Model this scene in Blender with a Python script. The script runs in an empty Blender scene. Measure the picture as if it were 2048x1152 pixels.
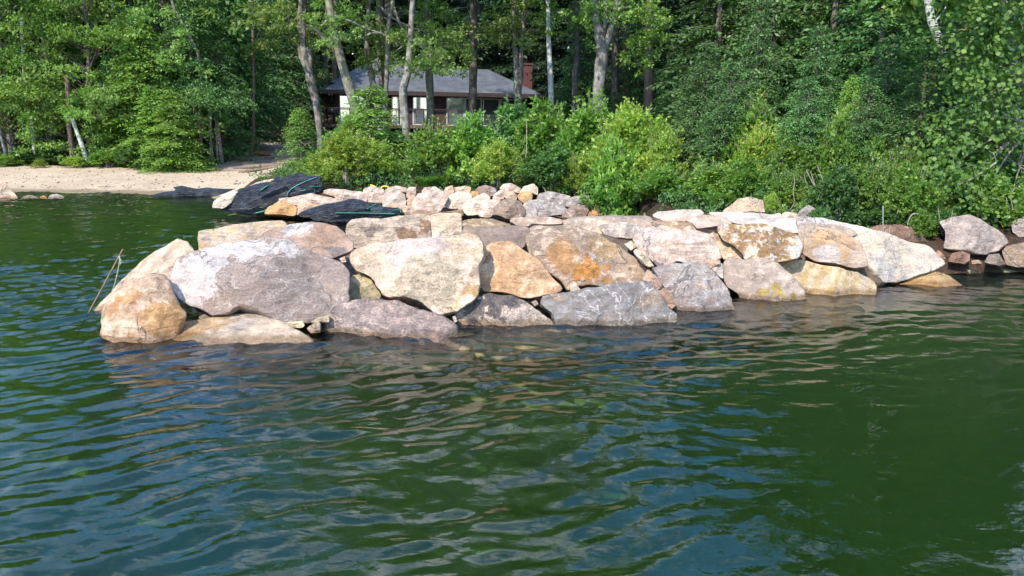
import bpy, math
import numpy as np
from mathutils import Vector, Matrix

# ---------------------------------------------------------------- camera, world, sun
S = bpy.context.scene
COL = S.collection
FPX = 1577.0; CAMH = 2.3
PITCH = math.radians(12.27); ROLL = math.radians(1.0)
R_ = np.array([1., 0, 0]); U_ = np.array([0, math.sin(PITCH), math.cos(PITCH)]); W_ = np.array([0, math.cos(PITCH), -math.sin(PITCH)])
CR = math.cos(ROLL) * R_ + math.sin(ROLL) * U_
CU = -math.sin(ROLL) * R_ + math.cos(ROLL) * U_
cam = bpy.data.objects.new('camera', bpy.data.cameras.new('camera')); COL.objects.link(cam)
cam.data.sensor_width = 36; cam.data.lens = FPX / 2048 * 36
cam.data.clip_end = 2000
cam.matrix_world = Matrix(((CR[0], CU[0], -W_[0], 0), (CR[1], CU[1], -W_[1], 0), (CR[2], CU[2], -W_[2], CAMH), (0, 0, 0, 1)))
S.camera = cam
S.view_settings.view_transform = 'Standard'; S.view_settings.look = 'None'
S.view_settings.exposure = 0.47; S.view_settings.gamma = 1
S.cycles.max_bounces = 8; S.cycles.diffuse_bounces = 3; S.cycles.glossy_bounces = 3
S.cycles.transmission_bounces = 4; S.cycles.transparent_max_bounces = 12; S.cycles.volume_bounces = 1
S.cycles.use_denoising = True
S.cycles.caustics_reflective = False; S.cycles.caustics_refractive = False
S.cycles.sample_clamp_indirect = 4.0

SUN_EL = math.radians(44); SUN_AZ = math.radians(-32)      # sun behind the camera, to the left
sd = Vector((math.sin(SUN_AZ) * math.cos(SUN_EL), -math.cos(SUN_AZ) * math.cos(SUN_EL), math.sin(SUN_EL)))
sun = bpy.data.objects.new('sun', bpy.data.lights.new('sun', 'SUN')); COL.objects.link(sun)
sun.data.energy = 5.0; sun.data.angle = math.radians(0.55); sun.data.color = (1.0, 0.91, 0.79)
sun.rotation_euler = sd.to_track_quat('Z', 'Y').to_euler()

world = bpy.data.worlds.new('World'); S.world = world; world.use_nodes = True
nt = world.node_tree; N = nt.nodes; L = nt.links; N.clear()
out = N.new('ShaderNodeOutputWorld'); bg = N.new('ShaderNodeBackground'); bg.inputs[1].default_value = 0.15
sky = N.new('ShaderNodeTexSky'); sky.sky_type = 'NISHITA'; sky.sun_disc = False; sky.dust_density = .2; sky.ozone_density = 3.0
sky.sun_elevation = SUN_EL; sky.sun_rotation = math.atan2(sd.x, sd.y)
tc = N.new('ShaderNodeTexCoord'); mp = N.new('ShaderNodeMapping'); mp.inputs['Scale'].default_value = (1.1, 1.1, 2.6)
mp.inputs['Location'].default_value = (3.2, 1.35, -0.05); mp.inputs['Rotation'].default_value = (0, 0, -.20)
nz = N.new('ShaderNodeTexNoise'); nz.inputs['Scale'].default_value = 1.9; nz.inputs['Detail'].default_value = 6; nz.inputs['Roughness'].default_value = .55
rp = N.new('ShaderNodeValToRGB'); rp.color_ramp.elements[0].position = .50; rp.color_ramp.elements[1].position = .66
mx = N.new('ShaderNodeMix'); mx.data_type = 'RGBA'; mx.inputs['B'].default_value = (11.5, 12.2, 13.2, 1)
L.new(tc.outputs['Generated'], mp.inputs[0]); L.new(mp.outputs[0], nz.inputs[0]); L.new(nz.outputs[0], rp.inputs[0])
L.new(rp.outputs[0], mx.inputs['Factor']); hs_ = N.new('ShaderNodeHueSaturation'); hs_.inputs['Saturation'].default_value = 1.25; hs_.inputs['Value'].default_value = 2.3; L.new(sky.outputs[0], hs_.inputs['Color']); L.new(hs_.outputs[0], mx.inputs['A']); L.new(mx.outputs['Result'], bg.inputs[0]); L.new(bg.outputs[0], out.inputs[0])

# ---------------------------------------------------------------- helpers
rng = np.random.default_rng(7)

def ray(px, py):
    a = (px - 1024) / FPX; b = -(py - 576) / FPX
    return a * CR + b * CU + W_
def atY(px, py, Y):
    d = ray(px, py); return np.array([0, 0, CAMH]) + d * (Y / d[1])
def onZ(px, py, z):
    d = ray(px, py); return np.array([0, 0, CAMH]) + d * ((z - CAMH) / d[2])
REG = {'0': (0, 0, 1), '1': (150, 400, 3.388), '2': (650, 400, 3.388), '3': (1150, 380, 3.388), '4': (1500, 360, 3.715), '5': (400, 330, 4.876),
       '7': (0, 250, 4.655), '8': (560, 60, 3.531), 'a': (760, 360, 6.4), 'b': (1040, 360, 6.4), 'c': (440, 250, 6.4), 'd': (1800, 340, 5.238)}
def P(spec):
    """'1: x,y x,y | 2: x,y' -> photo pixels"""
    o = []
    for seg in spec.split('|'):
        k, r = seg.split(':'); ox, oy, s = REG[k.strip()]
        for t in r.split():
            x, y = t.split(','); o.append((ox + float(x) / s, oy + float(y) / s))
    return o

def tag(o, label=None, cat=None, group=None, kind=None):
    if label: o['label'] = label
    if cat: o['category'] = cat
    if group: o['group'] = group
    if kind: o['kind'] = kind
    return o
def mesh(name, V, Fc, mat=None, parent=None, smooth=True, loc=None):
    V = np.asarray(V, dtype=np.float64)
    me = bpy.data.meshes.new(name)
    if isinstance(Fc, np.ndarray):
        n, k = Fc.shape
        me.vertices.add(len(V)); me.vertices.foreach_set('co', V.astype(np.float32).ravel())
        me.loops.add(n * k); me.loops.foreach_set('vertex_index', Fc.astype(np.int32).ravel())
        me.polygons.add(n); me.polygons.foreach_set('loop_start', np.arange(0, n * k, k, dtype=np.int32))
        me.polygons.foreach_set('loop_total', np.full(n, k, dtype=np.int32))
        me.update(calc_edges=True)
    else:
        me.from_pydata([tuple(v) for v in V], [], Fc); me.update()
    if smooth: me.polygons.foreach_set('use_smooth', np.ones(len(me.polygons), dtype=bool))
    if mat: me.materials.append(mat)
    o = bpy.data.objects.new(name, me); COL.objects.link(o)
    if parent: o.parent = parent
    if loc is not None: o.location = loc
    return o
def empty(name, loc, rz=0, **k):
    o = bpy.data.objects.new(name, None); COL.objects.link(o); o.location = loc; o.rotation_euler = (0, 0, rz)
    o.empty_display_size = .2
    return tag(o, **k)

def snoise(p, seed, freq, octs=3, gain=.5, ridged=False):
    """smooth pseudo noise from summed warped sines, about -1..1"""
    r = np.random.default_rng(seed); o = np.zeros(len(p)); a = 1.0; tot = 0
    q = p.copy()
    for k in range(octs):
        s = np.zeros(len(p))
        for j in range(5):
            w = r.normal(size=3); w *= freq / np.linalg.norm(w) * r.uniform(.6, 1.5)
            s += np.sin(q @ w + r.uniform(0, 6.28) + 1.3 * np.sin(q @ (r.normal(size=3) * freq * .5) + r.uniform(0, 6)))
        s /= 2.6
        if ridged: s = 1 - 2 * np.abs(np.clip(s, -1, 1))
        o += a * s; tot += a; a *= gain; freq *= 2.1
    return o / tot

# ---------------------------------------------------------------- materials
def newmat(name):
    m = bpy.data.materials.new(name); m.use_nodes = True
    t = m.node_tree; t.nodes.clear(); return m, t.nodes, t.links
class NB:
    def __init__(s, name):
        s.m, s.n, s.l = newmat(name)
        s.out = s.n.new('ShaderNodeOutputMaterial'); s.tc = s.n.new('ShaderNodeTexCoord')
        s.geo = s.n.new('ShaderNodeNewGeometry'); s.oi = s.n.new('ShaderNodeObjectInfo')
    def sock(s, nd, i, v):
        if v is None: return
        if isinstance(v, bpy.types.NodeSocket): s.l.new(v, nd.inputs[i])
        else:
            if isinstance(v, (tuple, list)) and len(v) == 3 and nd.inputs[i].type == 'RGBA': v = (*v, 1)
            nd.inputs[i].default_value = v
    def math(s, op, a, b=None, clamp=False):
        nd = s.n.new('ShaderNodeMath'); nd.operation = op; nd.use_clamp = clamp; s.sock(nd, 0, a); s.sock(nd, 1, b); return nd.outputs[0]
    def vmath(s, op, a, b=None):
        nd = s.n.new('ShaderNodeVectorMath'); nd.operation = op; s.sock(nd, 0, a); s.sock(nd, 1, b)
        return nd.outputs['Value'] if op in ('LENGTH', 'DISTANCE', 'DOT_PRODUCT') else nd.outputs[0]
    def mix(s, f, a, b, mode='MIX'):
        nd = s.n.new('ShaderNodeMix'); nd.data_type = 'RGBA'; nd.blend_type = mode
        s.sock(nd, 'Factor', f); s.sock(nd, 6, a); s.sock(nd, 7, b); return nd.outputs[2]
    def noise(s, v, scale, detail=4, rough=.55, dist=0):
        nd = s.n.new('ShaderNodeTexNoise'); s.sock(nd, 'Vector', v); nd.inputs['Scale'].default_value = scale
        nd.inputs['Detail'].default_value = detail; nd.inputs['Roughness'].default_value = rough; nd.inputs['Distortion'].default_value = dist
        return nd.outputs[0]
    def ramp(s, f, a, b, lo=0.0, hi=1.0):
        nd = s.n.new('ShaderNodeMapRange'); nd.clamp = True; nd.interpolation_type = 'SMOOTHSTEP'
        s.sock(nd, 0, f); nd.inputs[1].default_value = a; nd.inputs[2].default_value = b; nd.inputs[3].default_value = lo; nd.inputs[4].default_value = hi
        return nd.outputs[0]
    def mapping(s, v, scale=(1, 1, 1), rot=(0, 0, 0)):
        nd = s.n.new('ShaderNodeMapping'); s.sock(nd, 0, v); nd.inputs['Scale'].default_value = scale; nd.inputs['Rotation'].default_value = rot
        return nd.outputs[0]
    def bump(s, h, strength=.5, dist=.02, normal=None):
        nd = s.n.new('ShaderNodeBump'); s.sock(nd, 'Height', h); nd.inputs['Strength'].default_value = strength; nd.inputs['Distance'].default_value = dist
        s.sock(nd, 'Normal', normal); return nd.outputs[0]
    def bsdf(s, col, rough=.8, normal=None, spec=.4, metal=0, **kw):
        nd = s.n.new('ShaderNodeBsdfPrincipled'); s.sock(nd, 'Base Color', col); s.sock(nd, 'Roughness', rough); s.sock(nd, 'Normal', normal)
        s.sock(nd, 'Specular IOR Level', spec); s.sock(nd, 'Metallic', metal)
        for k, v in kw.items(): s.sock(nd, k, v)
        return nd.outputs[0]
    def done(s, sh, vol=None):
        s.l.new(sh, s.out.inputs[0])
        if vol: s.l.new(vol, s.out.inputs[1])
        return s.m
    def z(s):
        nd = s.n.new('ShaderNodeSeparateXYZ'); s.l.new(s.geo.outputs['Position'], nd.inputs[0]); return nd.outputs[2]

def rockmat(name, a, b, c=None, dark=None, bands=None, patches=(), speck=.5, scale=1.0, veins=0, whites=0.0):
    """a,b base colours mixed in blotches; c a third colour in finer mottling; bands=(colour, freq, rotation, amount);
    patches=[(local point, radius, colour, amount)] real stains at places on the stone"""
    w_ = lambda q: q and tuple(min(.68, x * f) for x, f in zip(q, (1.15, 1.0, .83)))
    a, b, c = w_(a), w_(b), w_(c)
    k = NB(name)
    obj = k.tc.outputs['Object']
    off = k.math('MULTIPLY', k.oi.outputs['Random'], 53.0)
    cv = k.n.new('ShaderNodeCombineXYZ'); k.sock(cv, 0, off); k.sock(cv, 1, off)
    v = k.vmath('ADD', obj, cv.outputs[0])
    n1 = k.noise(v, 1.5 * scale, 5, .6, .6); n2 = k.noise(v, 7 * scale, 8, .68, .3); n3 = k.noise(v, 42 * scale, 5, .7); n4 = k.noise(v, 130, 2, .6)
    wn = k.n.new('ShaderNodeTexNoise'); k.sock(wn, 0, v); wn.inputs['Scale'].default_value = 3.1; wn.inputs['Detail'].default_value = 3
    wobj = k.vmath('ADD', obj, k.vmath('MULTIPLY', k.vmath('SUBTRACT', wn.outputs['Color'], (.5, .5, .5)), (.42, .42, .42)))
    st = k.noise(k.mapping(v, (1.2, 1.2, 6), (.2 + (len(name) * .7) % 1.2, .45 - (ord(name[0]) * .37) % 1.3, .2)), 2.4 * scale, 6, .62, .7)
    col = k.mix(k.ramp(n1, .40, .60), a, b)
    if c: col = k.mix(k.ramp(n2, .50, .62), col, c)
    if bands:
        bc, fr, rot, am = bands
        w = k.n.new('ShaderNodeTexWave'); w.wave_type = 'BANDS'; w.bands_direction = 'Z'
        k.sock(w, 0, k.mapping(v, rot=rot)); w.inputs['Scale'].default_value = fr; w.inputs['Distortion'].default_value = 5.5
        w.inputs['Detail'].default_value = 4; w.inputs['Detail Scale'].default_value = 1.4
        col = k.mix(k.math('MULTIPLY', k.ramp(w.outputs[1], .45, .8), am), col, bc)
    for (pt, rad, pc, am) in patches:
        d = k.vmath('DISTANCE', wobj, tuple(pt))
        d = k.math('ADD', d, k.math('MULTIPLY', k.math('SUBTRACT', n2, .5), rad * 2.6))
        col = k.mix(k.math('MULTIPLY', k.ramp(d, rad * .84, rad * 1.04, 1, 0), am), col, pc)
    if whites: col = k.mix(k.math('MULTIPLY', k.ramp(k.noise(v, 3.3 * scale, 7, .75, 1.5), .56, .62), whites), col, (.62, .58, .55))
    if veins:
        vv = k.noise(v, 1.1 * scale, 6, .6, 2.0)
        col = k.mix(k.math('MULTIPLY', k.ramp(k.math('ABSOLUTE', k.math('SUBTRACT', vv, .5)), .003, .010, 1, 0), veins), col, (.58, .54, .50))
    # mottling and faint foliation
    col = k.mix(.6, col, k.mix(k.ramp(st, .36, .64), (.78, .76, .75), (1.14, 1.13, 1.12)), 'MULTIPLY')
    col = k.mix(1.0, col, k.mix(k.ramp(n2, .3, .7), (.68, .67, .67), (1.16, 1.14, 1.12)), 'MULTIPLY')
    col = k.mix(speck, col, k.mix(k.ramp(n3, .38, .62), (.66, .65, .66), (1.26, 1.25, 1.24)), 'MULTIPLY')
    col = k.mix(speck * .6, col, k.mix(k.ramp(n4, .40, .60), (.72, .72, .72), (1.24, 1.24, 1.24)), 'MULTIPLY')
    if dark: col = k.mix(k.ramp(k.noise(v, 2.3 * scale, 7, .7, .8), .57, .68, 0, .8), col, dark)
    ck = k.ramp(k.math('ABSOLUTE', k.math('SUBTRACT', k.noise(v, .85 * scale, 5, .55, .9), .47)), .0015, .007, 1, 0)
    ck = k.math('MULTIPLY', ck, k.ramp(n1, .50, .58)); col = k.mix(k.math('MULTIPLY', ck, .5), col, (.07, .055, .045))
    # wet and algae-stained band at the waterline
    zz = k.math('ADD', k.z(), k.math('MULTIPLY', k.math('SUBTRACT', n2, .5), .05))
    wet = k.math('MULTIPLY', k.ramp(zz, .03, .085, 1, 0), k.ramp(zz, -.07, -.01, .25, 1))
    col = k.mix(wet, col, k.mix(1.0, col, (.58, .50, .40), 'MULTIPLY'))
    # submerged: a film of brown-green algae
    col = k.mix(k.ramp(zz, -.6, -.05, .5, 0), col, (.42, .34, .17))
    rough = k.mix(wet, (.82, .82, .82), (.25, .25, .25))
    h = k.math('ADD', k.math('MULTIPLY', n2, 1.1), k.math('MULTIPLY', n3, .45))
    h = k.math('ADD', h, k.math('MULTIPLY', n4, .12)); h = k.math('ADD', h, k.math('MULTIPLY', st, 1.6))
    h = k.math('ADD', h, k.math('MULTIPLY', k.noise(v, 3.2 * scale, 10, .72, 1.2), 1.4))
    h = k.math('SUBTRACT', h, k.math('MULTIPLY', ck, .7))
    return k.done(k.bsdf(col, rough, k.bump(h, .9, .034), .35))

def leafmat(name, c1, c2, c3=None, trans=.35, rough=.5):
    k = NB(name)
    ri = k.geo.outputs['Random Per Island']
    cl = k.noise(k.geo.outputs['Position'], 1.1, 2, .5)
    col = k.mix(ri, c1, c2)
    if c3: col = k.mix(k.ramp(k.math('ADD', ri, k.math('MULTIPLY', k.math('SUBTRACT', cl, .5), 2.2)), .70, .95), col, c3)
    hs = k.n.new('ShaderNodeHueSaturation'); k.sock(hs, 'Color', col)
    k.sock(hs, 'Value', k.math('ADD', .78, k.math('MULTIPLY', k.oi.outputs['Random'], .45)))
    k.sock(hs, 'Hue', k.math('ADD', .490, k.math('MULTIPLY', k.oi.outputs['Random'], .022)))
    col = hs.outputs[0]
    b = k.bsdf(col, rough, None, .35)
    tr = k.n.new('ShaderNodeBsdfTranslucent'); k.sock(tr, 0, k.mix(1.0, col, (1.5, 1.6, .7), 'MULTIPLY'))
    ms = k.n.new('ShaderNodeMixShader'); ms.inputs[0].default_value = trans; k.l.new(b, ms.inputs[1]); k.l.new(tr.outputs[0], ms.inputs[2])
    return k.done(ms.outputs[0])

def barkmat(name, a, b, lich=None, lam=.5, horiz=False):
    k = NB(name)
    v = k.vmath('ADD', k.tc.outputs['Object'], k.vmath('MULTIPLY', k.oi.outputs['Location'], (.37, .37, .37)))
    s = (9, 9, 1.6) if not horiz else (2, 2, 14)
    n = k.noise(k.mapping(v, s), 2.2, 6, .65, .4); n2 = k.noise(v, 5, 5, .6)
    col = k.mix(k.ramp(n, .35, .65), a, b)
    if lich: col = k.mix(k.ramp(n2, .5, .6, 0, lam), col, lich)
    return k.done(k.bsdf(col, .85, k.bump(n, .8, .04), .2))
def plain(name, c, rough=.6, spec=.4, metal=0, var=.15, sc=8):
    k = NB(name); n = k.noise(k.tc.outputs['Object'], sc, 4)
    col = k.mix(1.0, c, k.mix(k.ramp(n, .3, .7), (1 - var,) * 3, (1 + var,) * 3), 'MULTIPLY')
    return k.done(k.bsdf(col, rough, k.bump(n, .2, .01), spec, metal))
# ---------------------------------------------------------------- terrain
def shore_y(x):
    xs = [-60, -20, -9.2, -8.2, -6.5, -4.5, 0.2, 2.5, 3.0, 4, 6.5, 9, 14, 60]
    ys = [24, 22.0, 22.3, 21.6, 19.0, 18.0, 17.8, 17.5, 13.4, 12.6, 12.1, 12.7, 13.4, 16]
    return np.interp(x, xs, ys)
def path_x(y): return -8.7 - (y - 26) * .20
def ground_z(x, y):
    x = np.asarray(x, float); y = np.asarray(y, float)
    d = y - shore_y(x)
    beach = np.clip((-6.8 - x) / 1.6, 0, 1)
    dl = np.maximum(d, 0)
    zr = .62 * (1 - beach) + .50 * beach; Lc = .55 * (1 - beach) + 3.2 * beach
    land = zr * (1 - np.exp(-dl / Lc)) + .012 * dl + .13 * np.maximum(0, y - 58) + .05 * np.maximum(0, y - 27) * np.clip((x - 3) / 8, 0, 1)
    wob = .05 * np.sin(x * 1.3 + 1.1 * np.sin(y * .9)) + .035 * np.sin(y * 1.9 + x * .7)
    land = land + wob * np.clip(dl / 3, 0, 1) * np.clip((y - 30) / 5, 0.15, 1)
    dw = np.maximum(-d, 0)
    bed = -(.15 * (1 - beach) + .085 * beach) * dw - .05 * np.clip(dw, 0, 1)
    bed = np.maximum(bed * 1.25, -3.0) + .10 * np.sin(x * 1.1 + np.sin(y * 1.7)) * np.clip(dw / 3, 0, 1)
    # mound the breakwater stands on
    yc = 9.4 + .17 * (x + 1) ; m = np.exp(-((y - yc + .2) / 1.9) ** 4) * np.clip((x + 5.6) / 1.5, 0, 1) * np.clip((7.6 - x) / 1.5, 0, 1)
    bed = bed * (1 - m) + np.maximum(bed, -.42) * m
    return np.where(d > 0, land, bed)

def grid_axis(segs):
    o = []
    for a, b, st in segs: o.append(np.arange(a, b, st))
    o.append([segs[-1][1]]); return np.concatenate(o)
gx = grid_axis([(-600, -60, 60), (-60, -20, 2), (-20, 14, .16), (14, 60, 2), (60, 600, 60)])
gy = grid_axis([(-600, 0, 60), (0, 36, .16), (36, 60, .8), (60, 120, 4), (120, 700, 60)])
X, Y = np.meshgrid(gx, gy); Z = ground_z(X, np.minimum(Y, 110)); Z = Z + np.where((Y > 0) & (Y < 40), .012 * np.sin(X * 6.1 + 2 * np.sin(Y * 4.3)) * np.cos(Y * 5.7), 0)
# timber-edged steps worn into the path
nx, ny = len(gx), len(gy)
idx = (np.arange(ny - 1)[:, None] * nx + np.arange(nx - 1)[None, :]).ravel()
quads = np.stack([idx, idx + 1, idx + 1 + nx, idx + nx], 1)
cx = (X[:-1, :-1] + X[1:, 1:]).ravel() / 2; cy = (Y[:-1, :-1] + Y[1:, 1:]).ravel() / 2
dd = cy - shore_y(cx)
tline = 26.6 + .5 * np.sin(cx * .8)
is_bed = dd < -.02
is_path = (~is_bed) & (np.abs(cx - path_x(cy)) < 1.15 + .12 * np.sin(cy * 2.3) + np.clip((29 - cy) * .35, 0, 1.2)) & (cy > 26.3) & (cy < 50)
is_beach = (~is_bed) & (~is_path) & (cx < -6.9 + .3 * np.sin(cy * 3)) & (cy < np.maximum(tline, 0))
VV = np.stack([X.ravel(), Y.ravel(), Z.ravel()], 1)

def gmat(name, a, b, c, sc, bumpd, rough=.9):
    k = NB(name); v = k.tc.outputs['Object']
    n1 = k.noise(v, sc, 6, .65); n2 = k.noise(v, sc * 9, 6, .7); n3 = k.noise(v, sc * 40, 3, .7)
    col = k.mix(k.ramp(n1, .4, .6), a, b); col = k.mix(k.ramp(n2, .52, .66), col, c)
    col = k.mix(1.0, col, k.mix(k.ramp(n3, .3, .7), (.8,) * 3, (1.2,) * 3), 'MULTIPLY')
    return k, col, k.bump(k.math('ADD', n2, k.math('MULTIPLY', n3, .6)), .7, bumpd)
k, col, nr = gmat('sand', (.42, .32, .215), (.48, .375, .26), (.36, .265, .17), .9, .02)
wetk = k.ramp(k.math('ADD', k.z(), k.math('MULTIPLY', k.noise(k.tc.outputs['Object'], 1.5), .05)), .05, .11, 1, 0)
col = k.mix(k.ramp(k.noise(k.tc.outputs['Object'], 16, 5, .75), .62, .70, 0, .55), col, (.16, .11, .07)); col = k.mix(k.ramp(k.noise(k.mapping(k.tc.outputs['Object'], (.5, 2.5, 1)), 1.6, 6, .7), .5, .72, 0, .4), col, (.24, .17, .12)); col = k.mix(wetk, col, (.21, .155, .095)); M_sand = k.done(k.bsdf(col, .9, nr, .25))
k, col, nr = gmat('path_sand', (.34, .26, .20), (.42, .33, .26), (.27, .20, .15), 1.3, .03)
M_path = k.done(k.bsdf(col, .92, nr, .2))
k, col, nr = gmat('leaf_litter', (.042, .029, .020), (.064, .042, .028), (.13, .06, .033), 1.2, .05); M_litter = k.done(k.bsdf(col, .92, nr, .15))
k, col, nr = gmat('lake_bed', (.28, .25, .12), (.22, .21, .10), (.26, .24, .12), .5, .06); M_bed = k.done(k.bsdf(col, .9, nr, .2))
def sub(name, mask, mat):
    q = quads[mask]; u, inv = np.unique(q, return_inverse=True)
    return tag(mesh(name, VV[u], inv.reshape(q.shape), mat), kind='structure')
sub('lake_bed', is_bed, M_bed); sub('beach', is_beach, M_sand); sub('path', is_path, M_path); sub('ground', ~(is_bed | is_path | is_beach), M_litter)

# ---------------------------------------------------------------- water: one closed body with a rippled top
wx = grid_axis([(-500, -26, 40), (-26, -12, .10), (-12, 9, .045), (9, 16, .10), (16, 500, 40)])
wy = grid_axis([(-500, 0, 40), (0, 3.2, .2), (3.2, 11, .035), (11, 25, .075), (25, 30, .5)])
WX, WY = np.meshgrid(wx, wy)
def waves(x, y):
    r = np.random.default_rng(11); h = np.zeros_like(x)
    # slow drift of amplitude: calm patch towards the lower right, livelier to the left
    amp = .72 + .28 * np.sin(x * .55 + .35 * y + 1.2) * np.cos(y * .43 - .3 * x)
    calm = 1 - .45 * np.clip((x + 1.2) / 2.5, 0, 1) - .40 * np.clip((x - .2 * y + .6) / 3.0, 0, 1) * np.clip((8.5 - y) / 3, 0, 1)
    wxp = x + .22 * np.sin(.9 * y + .6 * x) + .10 * np.sin(2.3 * y - 1.1 * x + 1); wyp = y + .20 * np.sin(.8 * x + .5 * y + 2) + .09 * np.sin(2.1 * x + 1.7 * y)
    for lam, a, n, spread in ((1.9, .0050, 5, .5), (.85, .0050, 9, .5), (.38, .0058, 12, .55), (.20, .0042, 16, .65), (.11, .0014, 14, .85)):
        for j in range(n):
            th = math.radians(112) + r.normal() * spread
            kk = 2 * math.pi / (lam * r.uniform(.7, 1.4)); ph = r.uniform(0, 6.28)
            s = np.sin(kk * (wxp * math.cos(th) + wyp * math.sin(th)) + ph + .7 * np.sin(.7 * x * r.uniform(.5, 1.5) + .9 * y + ph))
            h += a * s * 1.15 / math.sqrt(n / 3)
    return h * amp * calm * np.clip((26 - y) / 6, .35, 1)
WZ = waves(WX, WY)
far = (np.abs(WX) > 26.1) | (WY < -.1) | (WY > 27); WZ[far] = 0
mx_, my_ = len(wx), len(wy)
wi = (np.arange(my_ - 1)[:, None] * mx_ + np.arange(mx_ - 1)[None, :]).ravel()
wq = np.stack([wi, wi + 1, wi + 1 + mx_, wi + mx_], 1)
WV = np.stack([WX.ravel(), WY.ravel(), WZ.ravel()], 1)
nb = len(WV); ring = list(range(mx_)) + [j * mx_ + mx_ - 1 for j in range(1, my_)] + [(my_ - 1) * mx_ + i for i in range(mx_ - 2, -1, -1)] + [j * mx_ for j in range(my_ - 2, 0, -1)]
low = WV[ring].copy(); low[:, 2] = -5.0; WV2 = np.vstack([WV, low]); nr_ = len(ring)
sq = np.array([[ring[i], nb + i, nb + (i + 1) % nr_, ring[(i + 1) % nr_]] for i in range(nr_)])
cen = len(WV2); WV2 = np.vstack([WV2, [[0, -200, -5.0]]])
me_f = [tuple(f) for f in sq]
water = mesh('water', WV2, np.vstack([wq, sq]), None)
# floor of the body as one ngon
import bmesh
bm = bmesh.new(); bm.from_mesh(water.data); bm.verts.ensure_lookup_table()
f = bm.faces.new([bm.verts[nb + i] for i in range(nr_)][::-1]); bmesh.ops.recalc_face_normals(bm, faces=bm.faces)
bmesh.ops.delete(bm, geom=[bm.verts[cen]], context='VERTS')
up_ok = [fc for fc in bm.faces if fc.calc_center_median().z > -.5 and abs(fc.normal.z) > .5][0].normal.z
if up_ok < 0: bmesh.ops.reverse_faces(bm, faces=bm.faces)
bm.to_mesh(water.data); bm.free(); tag(water, kind='structure')
k = NB('lake_water')
v = k.tc.outputs['Object']
n1 = k.noise(k.mapping(v, (1, 1.9, 1), (0, 0, .30)), 5.5, 3, .5, .4); n2 = k.noise(k.mapping(v, (1, 2.2, 1), (0, 0, .35)), 15, 2, .5, .3)
nrm = k.bump(k.math('ADD', n1, k.math('MULTIPLY', n2, .2)), .20, .022)
fr = k.n.new('ShaderNodeFresnel'); fr.inputs[0].default_value = 1.64; k.l.new(nrm, fr.inputs[1])
gl = k.n.new('ShaderNodeBsdfGlossy'); gl.inputs['Roughness'].default_value = .0; k.l.new(nrm, gl.inputs['Normal'])
tp = k.n.new('ShaderNodeBsdfTransparent'); ms = k.n.new('ShaderNodeMixShader')
k.l.new(fr.outputs[0], ms.inputs[0]); k.l.new(tp.outputs[0], ms.inputs[1]); k.l.new(gl.outputs[0], ms.inputs[2])
ab = k.n.new('ShaderNodeVolumeAbsorption'); ab.inputs['Color'].default_value = (.46, .85, .10, 1); ab.inputs['Density'].default_value = .60
sc_ = k.n.new('ShaderNodeVolumeScatter'); sc_.inputs['Color'].default_value = (.76, .86, .22, 1); sc_.inputs['Density'].default_value = .27; sc_.inputs['Anisotropy'].default_value = .2
av = k.n.new('ShaderNodeAddShader'); k.l.new(ab.outputs[0], av.inputs[0]); k.l.new(sc_.outputs[0], av.inputs[1])
water.data.materials.append(k.done(ms.outputs[0], av.outputs[0]))

# ---------------------------------------------------------------- stones
def star(poly2, n):
    """radius of a star-shaped polygon at n angles"""
    A = np.array(poly2); B = np.roll(A, -1, 0); th = np.linspace(0, 2 * math.pi, n, endpoint=False); rad = np.zeros(n)
    for i, t in enumerate(th):
        d = np.array([math.cos(t), math.sin(t)]); e = B - A
        den = d[0] * e[:, 1] - d[1] * e[:, 0]; den = np.where(np.abs(den) < 1e-9, 1e-9, den)
        s = (A[:, 0] * e[:, 1] - A[:, 1] * e[:, 0]) / den; q = (A[:, 0] * d[1] - A[:, 1] * d[0]) / den
        ok = (s > 0) & (q >= -1e-6) & (q <= 1 + 1e-6); rad[i] = s[ok].max() if ok.any() else 0
    bad = rad <= 0
    if bad.any(): rad[bad] = np.interp(th[bad], th[~bad], rad[~bad], period=2 * math.pi)
    k = np.array([.08, .84, .08]) if n > 40 else np.array([.15, .7, .15])
    return np.convolve(np.concatenate([rad[-1:], rad, rad[:1]]), k, 'valid')

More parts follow.
